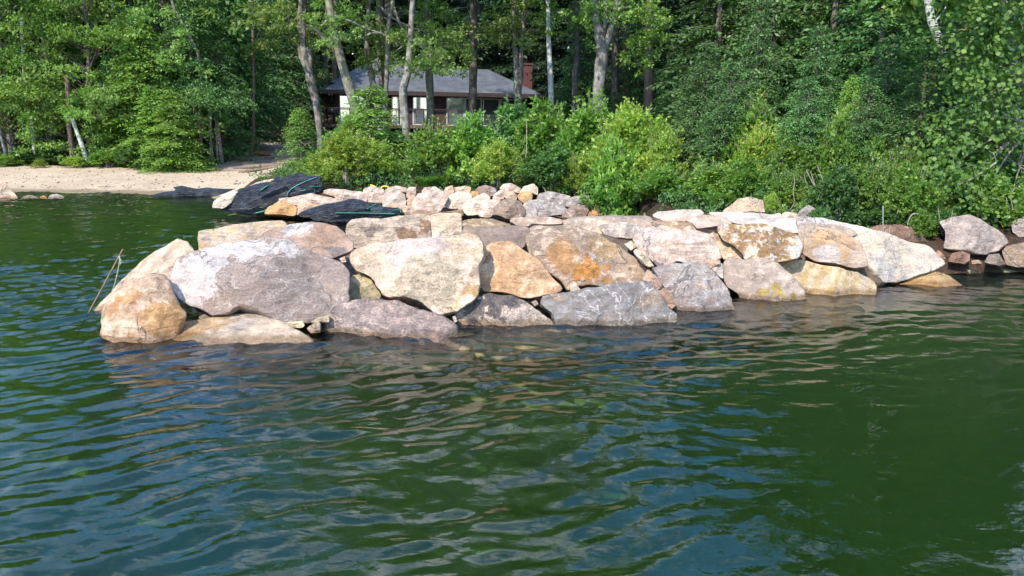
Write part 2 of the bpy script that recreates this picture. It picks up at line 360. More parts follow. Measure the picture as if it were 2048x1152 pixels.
def stone(name, poly, mat, label, cat, group=None, anchor=None, z0=0., Y0=None, lean=35, yaw=0, thick=None, front=.20, seed=1, res=(88, 40),
          rough=.016, facets=4, box=.34, patches=None, parent=None, lumps=.032, ridge=0.0, ridge_f=9, ridge_dir=None, sit=None, kind=None):
    poly = list(poly); pc = np.mean(poly, 0); pb = max(p[1] for p in poly) if anchor is None else anchor
    if Y0 is None: p0 = onZ(pc[0], pb, z0)
    else: p0 = atY(pc[0], pb, Y0)
    la, ya = math.radians(lean), math.radians(yaw)
    n = np.array([math.sin(ya) * math.cos(la), -math.cos(ya) * math.cos(la), math.sin(la)])
    C0 = np.array([0, 0, CAMH]); W = []
    for px, py in poly:
        d = ray(px, py); W.append(C0 + d * (np.dot(p0 - C0, n) / np.dot(d, n)))
    W = np.array(W); c = W.mean(0)
    u = np.array([math.cos(ya), math.sin(ya), 0]); v = np.cross(n, u); v *= np.sign(v[2]) or 1
    uv = np.stack([(W - c) @ u, (W - c) @ v], 1)
    # area centroid
    a0, a1 = uv, np.roll(uv, -1, 0); cr = a0[:, 0] * a1[:, 1] - a1[:, 0] * a0[:, 1]
    if abs(cr.sum()) > 1e-9:
        g = ((a0 + a1) * cr[:, None]).sum(0) / (3 * cr.sum()); uv = uv - g; c = c + g[0] * u + g[1] * v
    na, nr2 = res; r = np.random.default_rng(seed * 7919 + 13)
    rad = star(uv, na); size = math.sqrt(np.ptp(uv[:, 0]) * np.ptp(uv[:, 1]))
    if thick is None: thick = size * .75
    th = np.linspace(0, 2 * math.pi, na, endpoint=False)
    b = c - C0; b /= np.linalg.norm(b); b = b - np.array([0, 0, .12]); b /= np.linalg.norm(b)
    V = [c + n * size * front]; rows = []
    ks = np.linspace(0, 1, nr2 + 1)[1:]
    fp = [] if facets == 0 else [(math.cos(a_), math.sin(a_), r.uniform(.55, 1.0)) for a_ in r.uniform(0, 6.28, facets * 2 + 2)]
    for kk in ks:
        t = kk * math.pi * .93
        if t < math.pi / 2:
            s = (t / (math.pi / 2)) ** .75 if True else 0; s = min(s, 1); hh = (max(0, 1 - s ** (2 / box))) ** (box)
            ru = rad * s; pu = ru * np.cos(th); pv = ru * np.sin(th); h = np.full(na, hh)
            un, vn = pu / (size * .5), pv / (size * .5)
            for gx_, gy_, o_ in fp: h = np.minimum(h, np.clip(o_ + 1.0 * (gx_ * un + gy_ * vn) , 0.0, 2) if s < .999 else h)
            pts = c + pu[:, None] * u + pv[:, None] * v + (h * size * front)[:, None] * n
        else:
            q = (t - math.pi / 2) / (math.pi / 2); s = (max(0, 1 - q ** (2 / .5))) ** .5
            ru = rad * (s * .96 + .0); pts = c + (ru * np.cos(th))[:, None] * u + (ru * np.sin(th))[:, None] * v + b * thick * q
        V.append(pts)
    V = np.vstack([V[0][None]] + V[1:] + [(c + b * thick * 1.0)[None]])
    # outward direction for displacement
    o = V - (c + b * thick * .3); o /= np.linalg.norm(o, axis=1)[:, None] + 1e-9
    disp = lumps * size * snoise((V - c) / size, seed, 4.0, 2) + rough * size * snoise((V - c) / size, seed + 50, 15, 3, .55)
    disp += .35 * rough * size * snoise((V - c) / size, seed + 9, 22, 2, .5, True)
    if ridge:
        q = (V - c) / size
        if ridge_dir is not None:
            rd = ridge_dir[0] * u + ridge_dir[1] * v; q = q - .90 * (q @ rd)[:, None] * rd
        disp += ridge * size * snoise(q, seed + 3, ridge_f, 3, .55, True)
    # keep the outline near the ring facing us
    lim = np.ones(len(V)); hid = 1 + nr2 // 2 * na
    V = V + o * disp[:, None]
    if sit is not None: V[:, 2] = np.maximum(V[:, 2], sit)
    F4 = []
    ii = np.arange(na); jj = (ii + 1) % na
    for k_ in range(nr2 - 1):
        a = 1 + k_ * na; F4.append(np.stack([a + ii, a + na + ii, a + na + jj, a + jj], 1))
    F4 = np.vstack(F4); last = len(V) - 1; a = 1 + (nr2 - 1) * na
    caps = [(0, 1 + i, 1 + (i + 1) % na) for i in range(na)] + [(last, a + (i + 1) % na, a + i) for i in range(na)]
    if callable(mat):
        loc = lambda px, py: (C0 + ray(px, py) * (np.dot(p0 - C0, n) / np.dot(ray(px, py), n))) - c + n * size * front * .5
        mat = mat(loc)
    base = c.copy()
    ob = mesh(name, V - base, [tuple(map(int, f)) for f in F4] + caps, mat, parent, True, base if parent is None else base - np.array(parent.location))
    if label: tag(ob, label, cat, group, kind)
    return ob
# ---------------------------------------------------------------- stone colours (real albedos)
PINK = (.46, .38, .35); GREYP = (.235, .205, .20); WARM = (.50, .40, .29); OCHRE = (.46, .28, .10); RUST = (.45, .19, .045); PALE = (.54, .47, .40)
WHITE = (.62, .56, .50); GREY = (.27, .265, .27); DGREY = (.15, .148, .152); BROWN = (.20, .14, .085); CREAM = (.58, .50, .37); TAN = (.43, .30, .19); GREEN = (.27, .26, .15)
def hash_(s): return sum(ord(c) * (i + 1) for i, c in enumerate(s)) % 9973
G1 = 'large granite boulders of the breakwater'
def px3(k, x, y): ox, oy, s = REG[k]; return (ox + x / s, oy + y / s)

J = []
def grow(pl, f): cx_, cy_ = np.mean(pl, 0); return [(cx_ + (x - cx_) * f, cy_ + (y - cy_) * f) for x, y in pl]
def jet(spec, mat, label, anchor, z0, lean, **kw):
    kw.setdefault('seed', len(J) + 3); pl = grow(P(spec), 1.03)
    if z0 == 0.0:      # let the foot of the stone run on down under the water
        anchor = anchor - 7; mx0 = sum(p[0] for p in pl) / len(pl); pl = [(mx0 + (x - mx0) * 1.12, y + 58) if y > anchor - 8 else (x, y) for x, y in pl]
    J.append(stone('boulder', pl, mat, label, 'boulder', G1, anchor=anchor, z0=z0, lean=lean, **kw))

jet('1: 60,760 130,735 280,600 420,470 560,350 690,272 765,285 815,335 822,380 760,520 640,640 500,740 300,800',
    rockmat('striped_slab', (.60, .53, .45), PALE, None, None, (TAN, 2.2, (0, .9, 0), .6), (), .35),
    'long slanted cream slab striped with rust at the left end, behind the wooden stake', 621, 0.001, 42, thick=.7, front=.12, facets=2)
jet('1: 180,830 200,725 300,590 400,540 500,505 620,508 662,560 682,640 765,770 720,860 640,900 520,950 380,950 240,900',
    lambda f: rockmat('orange_stone', (.50, .385, .30), (.44, .33, .25), (.54, .45, .38), None, None,
                      [(f(*px3('1', 440, 800)), .22, (.50, .26, .10), .85), (f(*px3('1', 690, 800)), .22, (.48, .25, .09), .85), (f(*px3('1', 580, 870)), .2, (.50, .28, .11), .7), (f(*px3('1', 330, 860)), .14, (.48, .30, .15), .6)], .5),
    'rounded boulder stained orange at the waterline, leftmost in the front row of the breakwater', 675, 0.0, 34, front=.34, facets=0, box=.85, yaw=-12)
jet('1: 650,590 662,528 730,400 830,355 1000,318 1150,288 1330,248 1450,285 1600,345 1750,400 1830,440 1857,490 1835,600 1838,680 1740,762 1600,805 1440,828 1380,818 1250,765 1120,735 1050,775 930,782 880,745 760,692 700,650',
    lambda f: rockmat('big_grey_pink', GREYP, (.285, .25, .245), (.21, .185, .18), None, None,
                      [(f(*px3('1', 740, 530)), .42, (.60, .50, .43), 1), (f(*px3('1', 900, 480)), .22, (.58, .50, .45), .7), (f(*px3('1', 1180, 320)), .26, (.60, .52, .46), .85), (f(*px3('1', 960, 350)), .28, (.55, .49, .46), .8), (f(*px3('1', 1400, 310)), .22, (.55, .48, .43), .8),
                       (f(*px3('1', 1760, 620)), .25, (.36, .27, .20), .7), (f(*px3('1', 960, 720)), .17, (.36, .26, .20), .8), (f(*px3('1', 1560, 740)), .2, (.34, .26, .20), .6)], .55, veins=.5),
    'largest boulder of the breakwater, grey face turning pinkish white at its left end', 645, 0.08, 40, thick=1.1, front=.20, facets=3, yaw=6, res=(140, 56))
jet('1: 828,205 1000,185 1200,150 1410,138 1442,172 1400,260 1330,330 1150,360 900,380 835,360',
    rockmat('pale_block', (.50, .45, .40), (.40, .36, .33), (.42, .34, .22), None, None, (), .4), 'long pale block lying on the back edge, just above the largest grey boulder', 497, .6, 14, thick=.8, front=.10, facets=2, box=.3)
jet('1: 1240,270 1300,215 1440,172 1600,167 1750,182 1892,285 1882,345 1760,388 1690,400 1560,400 1400,340',
    lambda f: rockmat('brown_slab', (.30, .22, .175), (.38, .30, .26), None, DGREY, None, [(f(*px3('1', 1500, 190)), .2, (.58, .52, .46), .9), (f(*px3('1', 1760, 370)), .14, DGREY, .7)], .5),
    'tilted pinkish brown slab wedged between the largest grey boulder and the square grey block', 516, .58, 50, thick=.7, front=.08, facets=2, box=.3)
jet('1: 470,1075 600,930 680,830 860,805 1120,758 1200,780 1400,870 1600,950 1640,1010 1560,1050 1300,1085 900,1110 560,1110',
    lambda f: rockmat('sunk_slab', (.44, .39, .33), (.36, .34, .32), None, None, None, [(f(*px3('1', 850, 860)), .35, (.46, .29, .13), .8)], .35),
    'flat submerged slab with an orange patch, sloping under the water at the left front', 727, -.12, 74, thick=.5, front=.05, facets=1, box=.3)
jet('2: 150,240 148,170 190,132 300,124 400,120 560,104 600,96 680,100 716,104 716,250 700,300 560,310 300,320 190,330',
    lambda f: rockmat('stained_block', (.40, .36, .33), (.47, .42, .37), (.52, .45, .37), None, None,
                      [(f(*px3('2', 555, 215)), .16, (.24, .13, .06), .85), (f(*px3('2', 680, 165)), .12, (.26, .14, .07), .85), (f(*px3('2', 330, 200)), .12, (.26, .2, .16), .7)], .4),
    'square grey block with brown stains on the back edge, left of the plain cream block', 480, .62, 14, thick=1.0, front=.10, facets=2, box=.25)
jet('2: 718,104 760,94 840,92 918,92 924,180 925,260 880,290 780,300 718,290',
    rockmat('cream_block', (.50, .43, .36), (.54, .48, .41), None, None, None, (), .3), 'plain cream square block on the back edge, right of the brown-stained block', 482, .62, 14, thick=1.0, front=.08, facets=1, box=.22)
jet('2: 148,370 190,318 330,268 480,258 650,275 760,262 850,258 930,240 1005,255 1042,310 1057,390 1022,450 1050,560 1045,650 960,702 890,752 770,768 660,702 530,672 420,667 375,650 310,560 240,502 180,490 148,430',
    lambda f: rockmat('yellow_pink', (.53, .45, .375), (.50, .42, .34), (.57, .49, .44), None, None,
                      [(f(*px3('2', 620, 350)), .38, (.57, .46, .41), .7), (f(*px3('2', 700, 560)), .36, (.47, .38, .26), .75), (f(*px3('2', 1010, 640)), .20, (.46, .29, .12), .85), (f(*px3('2', 250, 400)), .13, (.36, .27, .18), .6),
                       (f(*px3('2', 880, 730)), .14, (.48, .32, .13), .7)], .75),
    'big cream and pink knobbly boulder in the centre, left of the tan triangular boulder', 627, .13, 38, thick=1.0, front=.22, facets=3, res=(130, 52), lumps=.06)
jet('2: 145,600 155,560 185,518 245,500 310,550 375,640 368,672 150,680',
    rockmat('green_stone', (.34, .33, .21), (.42, .37, .23), (.46, .40, .33), None, None, (), .5), 'small greenish stone squeezed in the gap left of the big cream and pink boulder', 599, .22, 35, thick=.4, front=.25, facets=2)
jet('2: 1030,450 1060,380 1100,322 1140,290 1260,278 1330,340 1450,430 1550,530 1612,592 1600,622 1400,668 1280,652 1160,622 1075,622 1050,560',
    rockmat('tan_wedge', (.46, .31, .19), (.50, .36, .235), (.53, .42, .32), None, None, (), .6), 'smooth tan triangular boulder with its point up, left of the rust-blotched boulder', 597, .22, 40, thick=.8, front=.14, facets=2, yaw=5)
jet('2: 1372,300 1380,255 1450,215 1560,182 1700,185 | 3: 110,275 180,300 300,370 410,460 492,552 470,620 400,657 250,662 100,655 20,668 | 2: 1640,620 1600,560 1480,460 1390,370',
    lambda f: rockmat('rust_boulder', (.27, .225, .19), (.33, .27, .215), (.44, .37, .32), None, None,
                      [(f(*px3('3', 40, 570)), .17, (.50, .21, .045), .95), (f(*px3('3', 235, 580)), .15, (.50, .22, .05), .95), (f(*px3('3', 130, 570)), .12, (.5, .22, .05), .9), (f(*px3('2', 1600, 400)), .2, (.42, .21, .07), .75),
                       (f(*px3('3', 200, 400)), .22, (.36, .23, .09), .65), (f(*px3('3', 130, 470)), .10, (.5, .45, .4), .8)], .7),
    'broad dark boulder blotched with bright rust orange, right of the tan triangular boulder', 578, .20, 42, thick=1.0, front=.16, facets=3, res=(120, 48))
jet('2: 855,245 920,180 1050,176 1200,173 1350,178 1382,200 1375,262 1340,332 1240,330 1150,330 1090,320 1040,300 1000,250 940,260',
    rockmat('dark_slab', (.23, .195, .18), (.30, .25, .21), None, DGREY, None, (), .5), 'dark brown slab lying behind the tan triangular boulder, right of the cream square block', 497, .55, 40, thick=.7, front=.08, facets=2, box=.3)
jet('2: 900,745 960,702 1060,652 1140,628 1250,640 1400,702 1550,800 1670,880 1600,930 1200,950 920,920 895,800',
    lambda f: rockmat('speckled_black', (.30, .28, .265), (.36, .33, .30), (.42, .37, .33), None, None,
                      [(f(*px3('2', 1150, 690)), .26, (.055, .045, .05), .75), (f(*px3('2', 1020, 720)), .17, (.08, .07, .07), .7), (f(*px3('2', 1300, 690)), .13, (.08, .07, .07), .6)], .9),
    'speckled grey boulder with a black crusted top at the waterline, centre of the front row', 657, 0.0, 42, thick=.8, front=.14, facets=2)
jet('1: 1635,910 1700,800 1770,715 1860,684 | 2: 150,676 330,664 500,674 600,720 750,782 870,842 925,890 700,975 300,990 | 1: 1700,990',
    rockmat('purple_grey', (.26, .225, .22), (.235, .21, .205), (.33, .28, .265), None, None, (), .95), 'smooth domed purplish grey boulder at the waterline, left of the black-topped one', 672, 0.0, 44, thick=.9, front=.20, facets=1, box=.8, lumps=.02)
jet('2: 1458,700 1480,658 1600,630 1800,610 | 3: 60,680 250,668 400,652 465,640 560,722 640,810 700,850 600,920 280,965 0,975 | 2: 1800,920 1700,865 1620,830 1540,762',
    lambda f: rockmat('blue_grey_slab', (.17, .17, .18), (.225, .215, .215), None, None, ((.33, .32, .31), 2.6, (0, .5, .3), .35),
                      [(f(*px3('2', 1570, 660)), .12, (.40, .25, .12), .7), (f(*px3('3', 520, 790)), .13, (.33, .22, .15), .6)], .6, veins=.9),
    'dark blue-grey slab crossed by thin white veins at the waterline, below the rust-blotched boulder', 655, 0.0, 48, thick=.9, front=.12, facets=2, yaw=8, res=(110, 44))
jet('3: 480,545 500,525 560,600 592,650 552,692 480,642 460,605', rockmat('pink_chock', (.36, .26, .22), (.44, .34, .28), None, None, None, (), .5),
    'upper of two narrow pinkish brown stones filling the crack right of the blue-grey veined slab', 583, .22, 40, thick=.3, front=.3, facets=2, res=(48, 24))
jet('3: 552,695 610,660 662,742 682,785 655,812 600,752', rockmat('pink_chock2', (.33, .23, .18), (.40, .30, .24), None, None, None, (), .5),
    'lower of two narrow pinkish brown stones filling the crack right of the blue-grey veined slab', 618, .05, 40, thick=.3, front=.3, facets=2, res=(48, 24))
jet('3: 500,528 640,490 720,496 870,502 935,560 1010,622 1045,690 1100,800 1000,870 780,880 700,850 690,790 662,742 600,650 550,585',
    lambda f: rockmat('grey_gneiss', (.21, .195, .195), (.27, .25, .245), None, None, ((.38, .36, .34), 2.2, (0, .35, .2), .35), [(f(*px3('3', 850, 690)), .06, (.40, .22, .10), .9), (f(*px3('3', 700, 510)), .15, (.42, .38, .34), .7)], .7, veins=.5),
    'grey streaked boulder with one small rust spot, left of the grey and ochre block', 625, 0.0, 42, thick=.9, front=.12, facets=3)
jet('3: 388,325 440,280 560,243 640,250 830,285 900,312 960,400 992,462 880,502 760,502 690,482 640,517 560,517 500,450 430,392',
    lambda f: rockmat('pale_pink', (.47, .40, .375), (.43, .365, .345), (.53, .47, .44), None, None, [(f(*px3('3', 590, 490)), .10, (.12, .1, .1), .8), (f(*px3('3', 500, 300)), .2, (.55, .46, .40), .7)], .6),
    'pale pinkish grey boulder with a dark spot at its foot, right of the rust-blotched boulder', 533, .38, 38, thick=.9, front=.18, facets=3)
for sp, lb in (('3: 268,328 330,318 382,322 386,346 325,370', 'flat white chip, topmost of three small stones beside the rust-blotched boulder'),
               ('3: 333,366 380,346 427,382 380,414', 'cream chip, middle of three small stones beside the rust-blotched boulder'),
               ('3: 388,412 420,395 470,430 510,480 542,516 500,522 450,488', 'long pale chip, lowest of three small stones beside the rust-blotched boulder')):
    jet(sp, rockmat('chip', WHITE, (.52, .48, .40), None, None, None, (), .3), lb, None, .5, 30, thick=.3, front=.3, facets=2, res=(48, 24))
    J[-1].name = 'wedge_stone'; J[-1]['category'] = 'stone'; J[-1]['group'] = 'small stones wedged between the boulders'
jet('3: 958,262 1000,230 1130,232 1250,234 1400,268 1500,298 1550,372 1548,412 1520,462 1440,482 1360,492 1250,472 1150,467 1140,430 1060,362 1000,342',
    lambda f: rockmat('white_streaked', (.25, .165, .085), (.31, .215, .125), (.54, .48, .42), None, None, [(f(*px3('3', 1510, 390)), .17, (.57, .54, .52), .95), (f(*px3('3', 1030, 250)), .10, (.55, .5, .45), .8)], .6, whites=.85),
    'dark brown boulder crusted with white streaks, left of the boulder with an orange face', 525, .42, 36, thick=.9, front=.18, facets=2)
jet('3: 945,352 1040,342 1100,380 1147,442 1120,472 1060,458 1005,472 985,420', rockmat('cream_wedge', (.56, .49, .38), (.52, .46, .38), None, None, None, (), .3),
    'smooth cream wedge stone left of the white-streaked brown boulder', 519, .42, 38, thick=.4, front=.25, facets=2, res=(64, 30))
jet('3: 880,502 920,475 985,474 988,502 910,532', rockmat('tan_chip', (.50, .38, .26), (.5, .4, .3), None, None, None, (), .4), 'small tan chip under the pale pinkish grey boulder', None, .36, 35, thick=.3, front=.3, facets=1, res=(48, 24))
J[-1].name = 'wedge_stone'; J[-1]['category'] = 'stone'; J[-1]['group'] = 'small stones wedged between the boulders'
jet('3: 912,532 1000,490 1006,606 960,572', rockmat('white_chip', (.52, .49, .46), (.47, .44, .42), None, None, None, (), .4), 'white triangular stone between the grey streaked boulder and the grey and ochre block', None, .22, 38, thick=.3, front=.2, facets=1, res=(48, 24))
J[-1].name = 'wedge_stone'; J[-1]['category'] = 'stone'; J[-1]['group'] = 'small stones wedged between the boulders'
jet('3: 1008,500 1040,448 1100,458 1150,475 1280,473 1370,500 1450,560 1540,640 1605,702 1605,745 1400,765 1200,775 1100,700 1025,652 1003,580',
    lambda f: rockmat('grey_ochre', (.36, .32, .295), (.31, .275, .25), (.41, .37, .34), None, None, [(f(*px3('3', 1240, 720)), .10, (.42, .29, .08), .95), (f(*px3('3', 1350, 718)), .10, (.42, .29, .08), .95), (f(*px3('3', 1460, 712)), .10, (.42, .29, .08), .95), (f(*px3('3', 1560, 705)), .09, (.42, .29, .08), .95)], .4),
    'smooth grey block with an ochre band along its wet foot, left of the yellow-striped rock', 603, 0.0, 36, thick=.9, front=.14, facets=3)
jet('3: 1368,495 1440,480 1560,470 1700,510 1900,540 2020,600 2040,650 1950,702 1800,760 1620,760 1590,692 1500,602',
    rockmat('yellow_striped', (.52, .44, .31), (.36, .33, .29), None, None, ((.44, .31, .13), 2.4, (0, .75, .4), .75), (), .5), 'rock striped in yellow and grey bands under the boulder with an orange face', 594, 0.0, 42, thick=.8, front=.14, facets=2)
jet('3: 1160,770 1400,748 1640,735 1800,740 1760,810 1600,870 1350,880 1220,840', rockmat('sunk_brown', (.36, .22, .11), (.30, .2, .12), None, None, None, (), .4),
    'submerged rusty brown slab under the water in front of the ochre-footed block', 640, -.22, 68, thick=.4, front=.04, facets=1, box=.3)
jet('4: 400,545 398,450 408,362 440,342 560,352 700,392 820,452 862,560 890,640 780,660 620,630 480,602',
    lambda f: rockmat('orange_face', (.42, .36, .32), (.37, .32, .29), None, None, None, [(f(*px3('4', 640, 440)), .36, (.52, .32, .17), .8), (f(*px3('4', 470, 530)), .20, (.33, .22, .12), .7), (f(*px3('4', 570, 570)), .16, (.52, .48, .45), .7), (f(*px3('4', 500, 400)), .13, (.52, .31, .16), .8)], .4),
    'leaning boulder with a smooth orange face, left of the great white slab', 537, .30, 32, thick=.8, front=.18, facets=2, yaw=-10)
jet('4: 345,330 360,288 400,275 560,290 720,342 900,415 1050,440 1200,460 1330,480 1385,540 1442,610 1390,652 1250,712 1100,772 980,768 905,705 862,640 760,520 560,440 400,400',
    lambda f: rockmat('great_white', (.55, .51, .47), (.47, .45, .43), (.50, .43, .34), None, None, [(f(*px3('4', 560, 320)), .4, (.54, .50, .46), .7), (f(*px3('4', 1000, 700)), .3, (.38, .37, .36), .6)], .65, veins=.3),
    'great white jagged slab forming the right end of the breakwater, its tip over the water', 567, .02, 40, thick=.8, front=.16, facets=4, yaw=5, res=(140, 56))
jet('4: 1090,785 1250,712 1380,688 1500,708 1570,775 1700,830 1640,880 1400,900 1150,860', rockmat('sunk_tan', (.46, .34, .18), (.40, .31, .17), None, None, None, (), .4),
    'low tan rock just breaking the water beyond the tip of the great white slab', 598, -.15, 62, thick=.5, front=.10, facets=2)
# top course slabs
jet('3: 900,165 905,148 1060,150 1200,158 1400,175 1500,198 1512,290 1380,290 1200,240 1080,225 1000,190',
    rockmat('flat_white', (.52, .50, .49), (.46, .45, .45), None, None, None, (), .25), 'wide flat white slab on top of the breakwater carrying two loose white stones', 466, .75, 62, thick=1.0, front=.04, facets=1, box=.25)
jet('3: 748,205 860,165 980,172 1060,212 1075,240 960,245 830,262 795,225', rockmat('flat_tan', (.45, .39, .35), (.38, .33, .30), None, None, None, (), .4), 'flat pinkish tan slab on top, left of the wide flat white slab', 457, .82, 55, thick=.7, front=.05, facets=1, box=.3)
jet('3: 515,172 560,145 700,135 850,130 882,160 740,215 620,217', rockmat('white_slab', (.53, .50, .49), (.42, .38, .36), None, None, None, (), .4), 'white-edged slab on top near the bushes, behind the pale pinkish grey boulder', 444, .84, 40, thick=.8, front=.05, facets=2, box=.3)
jet('b: 560,520 640,478 900,465 1350,455 1660,455 1720,500 1680,560 1400,545 1100,555 800,550', rockmat('long_grey', (.27, .25, .245), (.32, .295, .29), None, None, None, (), .35), 'long flat grey slab on top, in front of the small orange stone', 449, .70, 60, thick=.9, front=.03, facets=1, box=.25)
jet('a: 1650,520 1680,490 1800,478 2040,475 | b: 120,470 400,475 540,500 560,560 300,570 60,560 | a: 1900,600 1750,585', rockmat('flat_brown', (.36, .29, .25), (.43, .36, .31), (.5, .45, .4), None, None, (), .4), 'flat brownish slab with pale edges on top, directly behind the rust-blotched boulder', 451, .72, 58, thick=.9, front=.04, facets=1, box=.25)
jet('3: 150,240 240,225 430,224 482,260 442,292 380,328 280,325 195,300', rockmat('grey_lump', (.33, .31, .305), (.39, .36, .34), (.46, .43, .41), None, None, (), .6), 'grey mottled stone between the rust-blotched boulder and the pale pinkish grey boulder', 475, .62, 35, thick=.6, front=.16, facets=2)
jet('3: 508,218 560,206 640,210 780,220 822,270 810,290 700,278 620,255 540,250', rockmat('tan_cap', (.33, .25, .18), (.38, .3, .23), (.52, .47, .42), None, None, (), .5), 'brown and white capstone behind the top of the pale pinkish grey boulder', 464, .80, 40, thick=.6, front=.1, facets=2)
jet('3: 828,278 880,245 960,235 995,300 988,348 940,355 900,312', rockmat('pinkish_cap', (.47, .41, .37), (.41, .35, .32), None, None, None, (), .5), 'small pinkish grey stone tucked left of the white-streaked brown boulder', 484, .62, 35, thick=.5, front=.2, facets=2, res=(60, 28))
jet('2: 930,140 1000,128 1130,128 1262,165 1245,185 1080,190 930,188', rockmat('wet_low', (.25, .20, .14), (.33, .27, .18), (.50, .43, .33), None, None, (), .4), 'low wet tan slab lying in the shallows behind the cream square block', 455, .08, 65, thick=.8, front=.03, facets=1, box=.3)

jet('0: 1030,468 1050,448 1120,440 1200,438 1300,440 1370,446 1400,458 1380,478 1300,486 1180,480 1090,476', rockmat('broad_pale', (.42, .36, .31), (.34, .30, .27), (.48, .43, .38), None, None, (), .5),
    'broad pale slab on top, half covered by the long flat grey slab', 486, .52, 60, thick=1.0, front=.03, facets=1, box=.25)
jet('0: 1380,470 1420,452 1500,440 1600,438 1680,450 1720,470 1640,490 1500,492 1420,486', rockmat('under_slab', (.40, .36, .33), (.33, .30, .28), None, None, None, (), .5),
    'grey stone showing between the wide flat white slab and the boulders below it', 492, .52, 60, thick=1.0, front=.02, facets=1, box=.25)
for sp, lb in (('0: 640,692 760,668 900,674 950,700 880,742 720,745', 'tan slab seen under the water in front of the domed purplish boulder'), ('0: 930,672 1130,655 1190,690 1100,728 960,720', 'tan slab seen under the water in front of the black-topped boulder'),
               ('0: 1160,658 1330,640 1410,655 1330,704 1190,704', 'brownish slab seen under the water in front of the veined blue-grey slab'), ('0: 1370,640 1480,612 1530,640 1440,672', 'tan stone seen under the water left of the rusty submerged slab'), ('0: 170,690 260,665 350,672 330,722 220,716', 'orange-tan stone seen under the water before the leftmost rounded boulder')):
    jet(sp, rockmat('sunk_tan', (.46, .36, .24), (.40, .32, .22), None, None, None, (), .4), lb, None, -.24, 74, thick=.4, front=.05, facets=1, box=.3, res=(64, 24))
# rubble filling the heart of the breakwater (too many and too hidden to count)
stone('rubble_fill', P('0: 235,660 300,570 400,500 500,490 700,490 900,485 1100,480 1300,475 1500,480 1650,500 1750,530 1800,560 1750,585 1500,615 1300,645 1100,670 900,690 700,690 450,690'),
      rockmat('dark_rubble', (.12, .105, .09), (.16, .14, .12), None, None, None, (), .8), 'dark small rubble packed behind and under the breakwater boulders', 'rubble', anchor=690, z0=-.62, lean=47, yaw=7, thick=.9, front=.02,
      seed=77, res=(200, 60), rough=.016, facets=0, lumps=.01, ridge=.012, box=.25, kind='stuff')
# small stones in the gaps
G2 = 'small stones wedged between the boulders'
for sp, z0, a, lb in (('1: 1405,850 1440,825 1540,822 1562,850 1540,868 1450,866', .05, CREAM, 'flat pale pebble under the right foot of the largest grey boulder'),
                      ('1: 1565,870 1640,820 1670,840 1668,900 1600,905', .03, (.33, .27, .23), 'brownish pointed stone between the largest grey boulder and the domed purplish one'),
                      ('1: 1560,835 1650,800 1730,775 1722,830 1640,830', .12, (.36, .33, .25), 'olive grey pebble above the brownish pointed stone'),
                      ('2: 1650,590 1685,548 1735,610 1730,625 1665,625', .20, (.46, .43, .41), 'light grey pointed stone at the foot of the rust-blotched boulder'),
                      ('2: 1068,625 1090,606 1130,612 1140,630 1100,645 1070,642', .18, (.48, .38, .30), 'small round tan pebble under the tan triangular boulder'),
                      ('2: 862,790 885,782 898,820 880,835', .05, (.45, .42, .40), 'small pale pebble above the waterline between the domed and the black-topped boulders'),
                      ('2: 1395,690 1430,678 1450,705 1420,720', .15, (.33, .31, .31), 'small grey pebble between the tan triangular boulder and the veined slab'),
                      ('2: 480,655 510,648 530,665 500,678', .22, (.46, .38, .24), 'small yellowish pebble under the big cream and pink boulder'),
                      ('1: 1790,395 1830,385 1840,420 1810,425', .62, (.5, .42, .36), 'small pinkish pebble between the tilted brown slab and the cream and pink boulder'),
                      ('2: 1055,330 1085,318 1100,345 1080,375 1060,360', .62, (.34, .31, .29), 'small grey stone above the tan triangular boulder'),
                      ('1: 1000,790 1050,775 1080,790 1050,815 1010,815', .05, (.25, .23, .22), 'dark wet pebble under the left foot of the largest grey boulder'),
                      ('1: 830,790 880,770 930,800 900,830 850,825', .05, (.22, .20, .19), 'dark wet stone in the gap beside the orange-stained boulder')):
    tag(stone('wedge_stone', P(sp), rockmat('pebble', a, tuple(x * 1.15 for x in a), None, None, None, (), .5), lb, 'stone', G2, z0=z0, lean=35, thick=.2, front=.3, seed=len(J) + int(z0 * 100) + len(sp), res=(40, 22), facets=2))
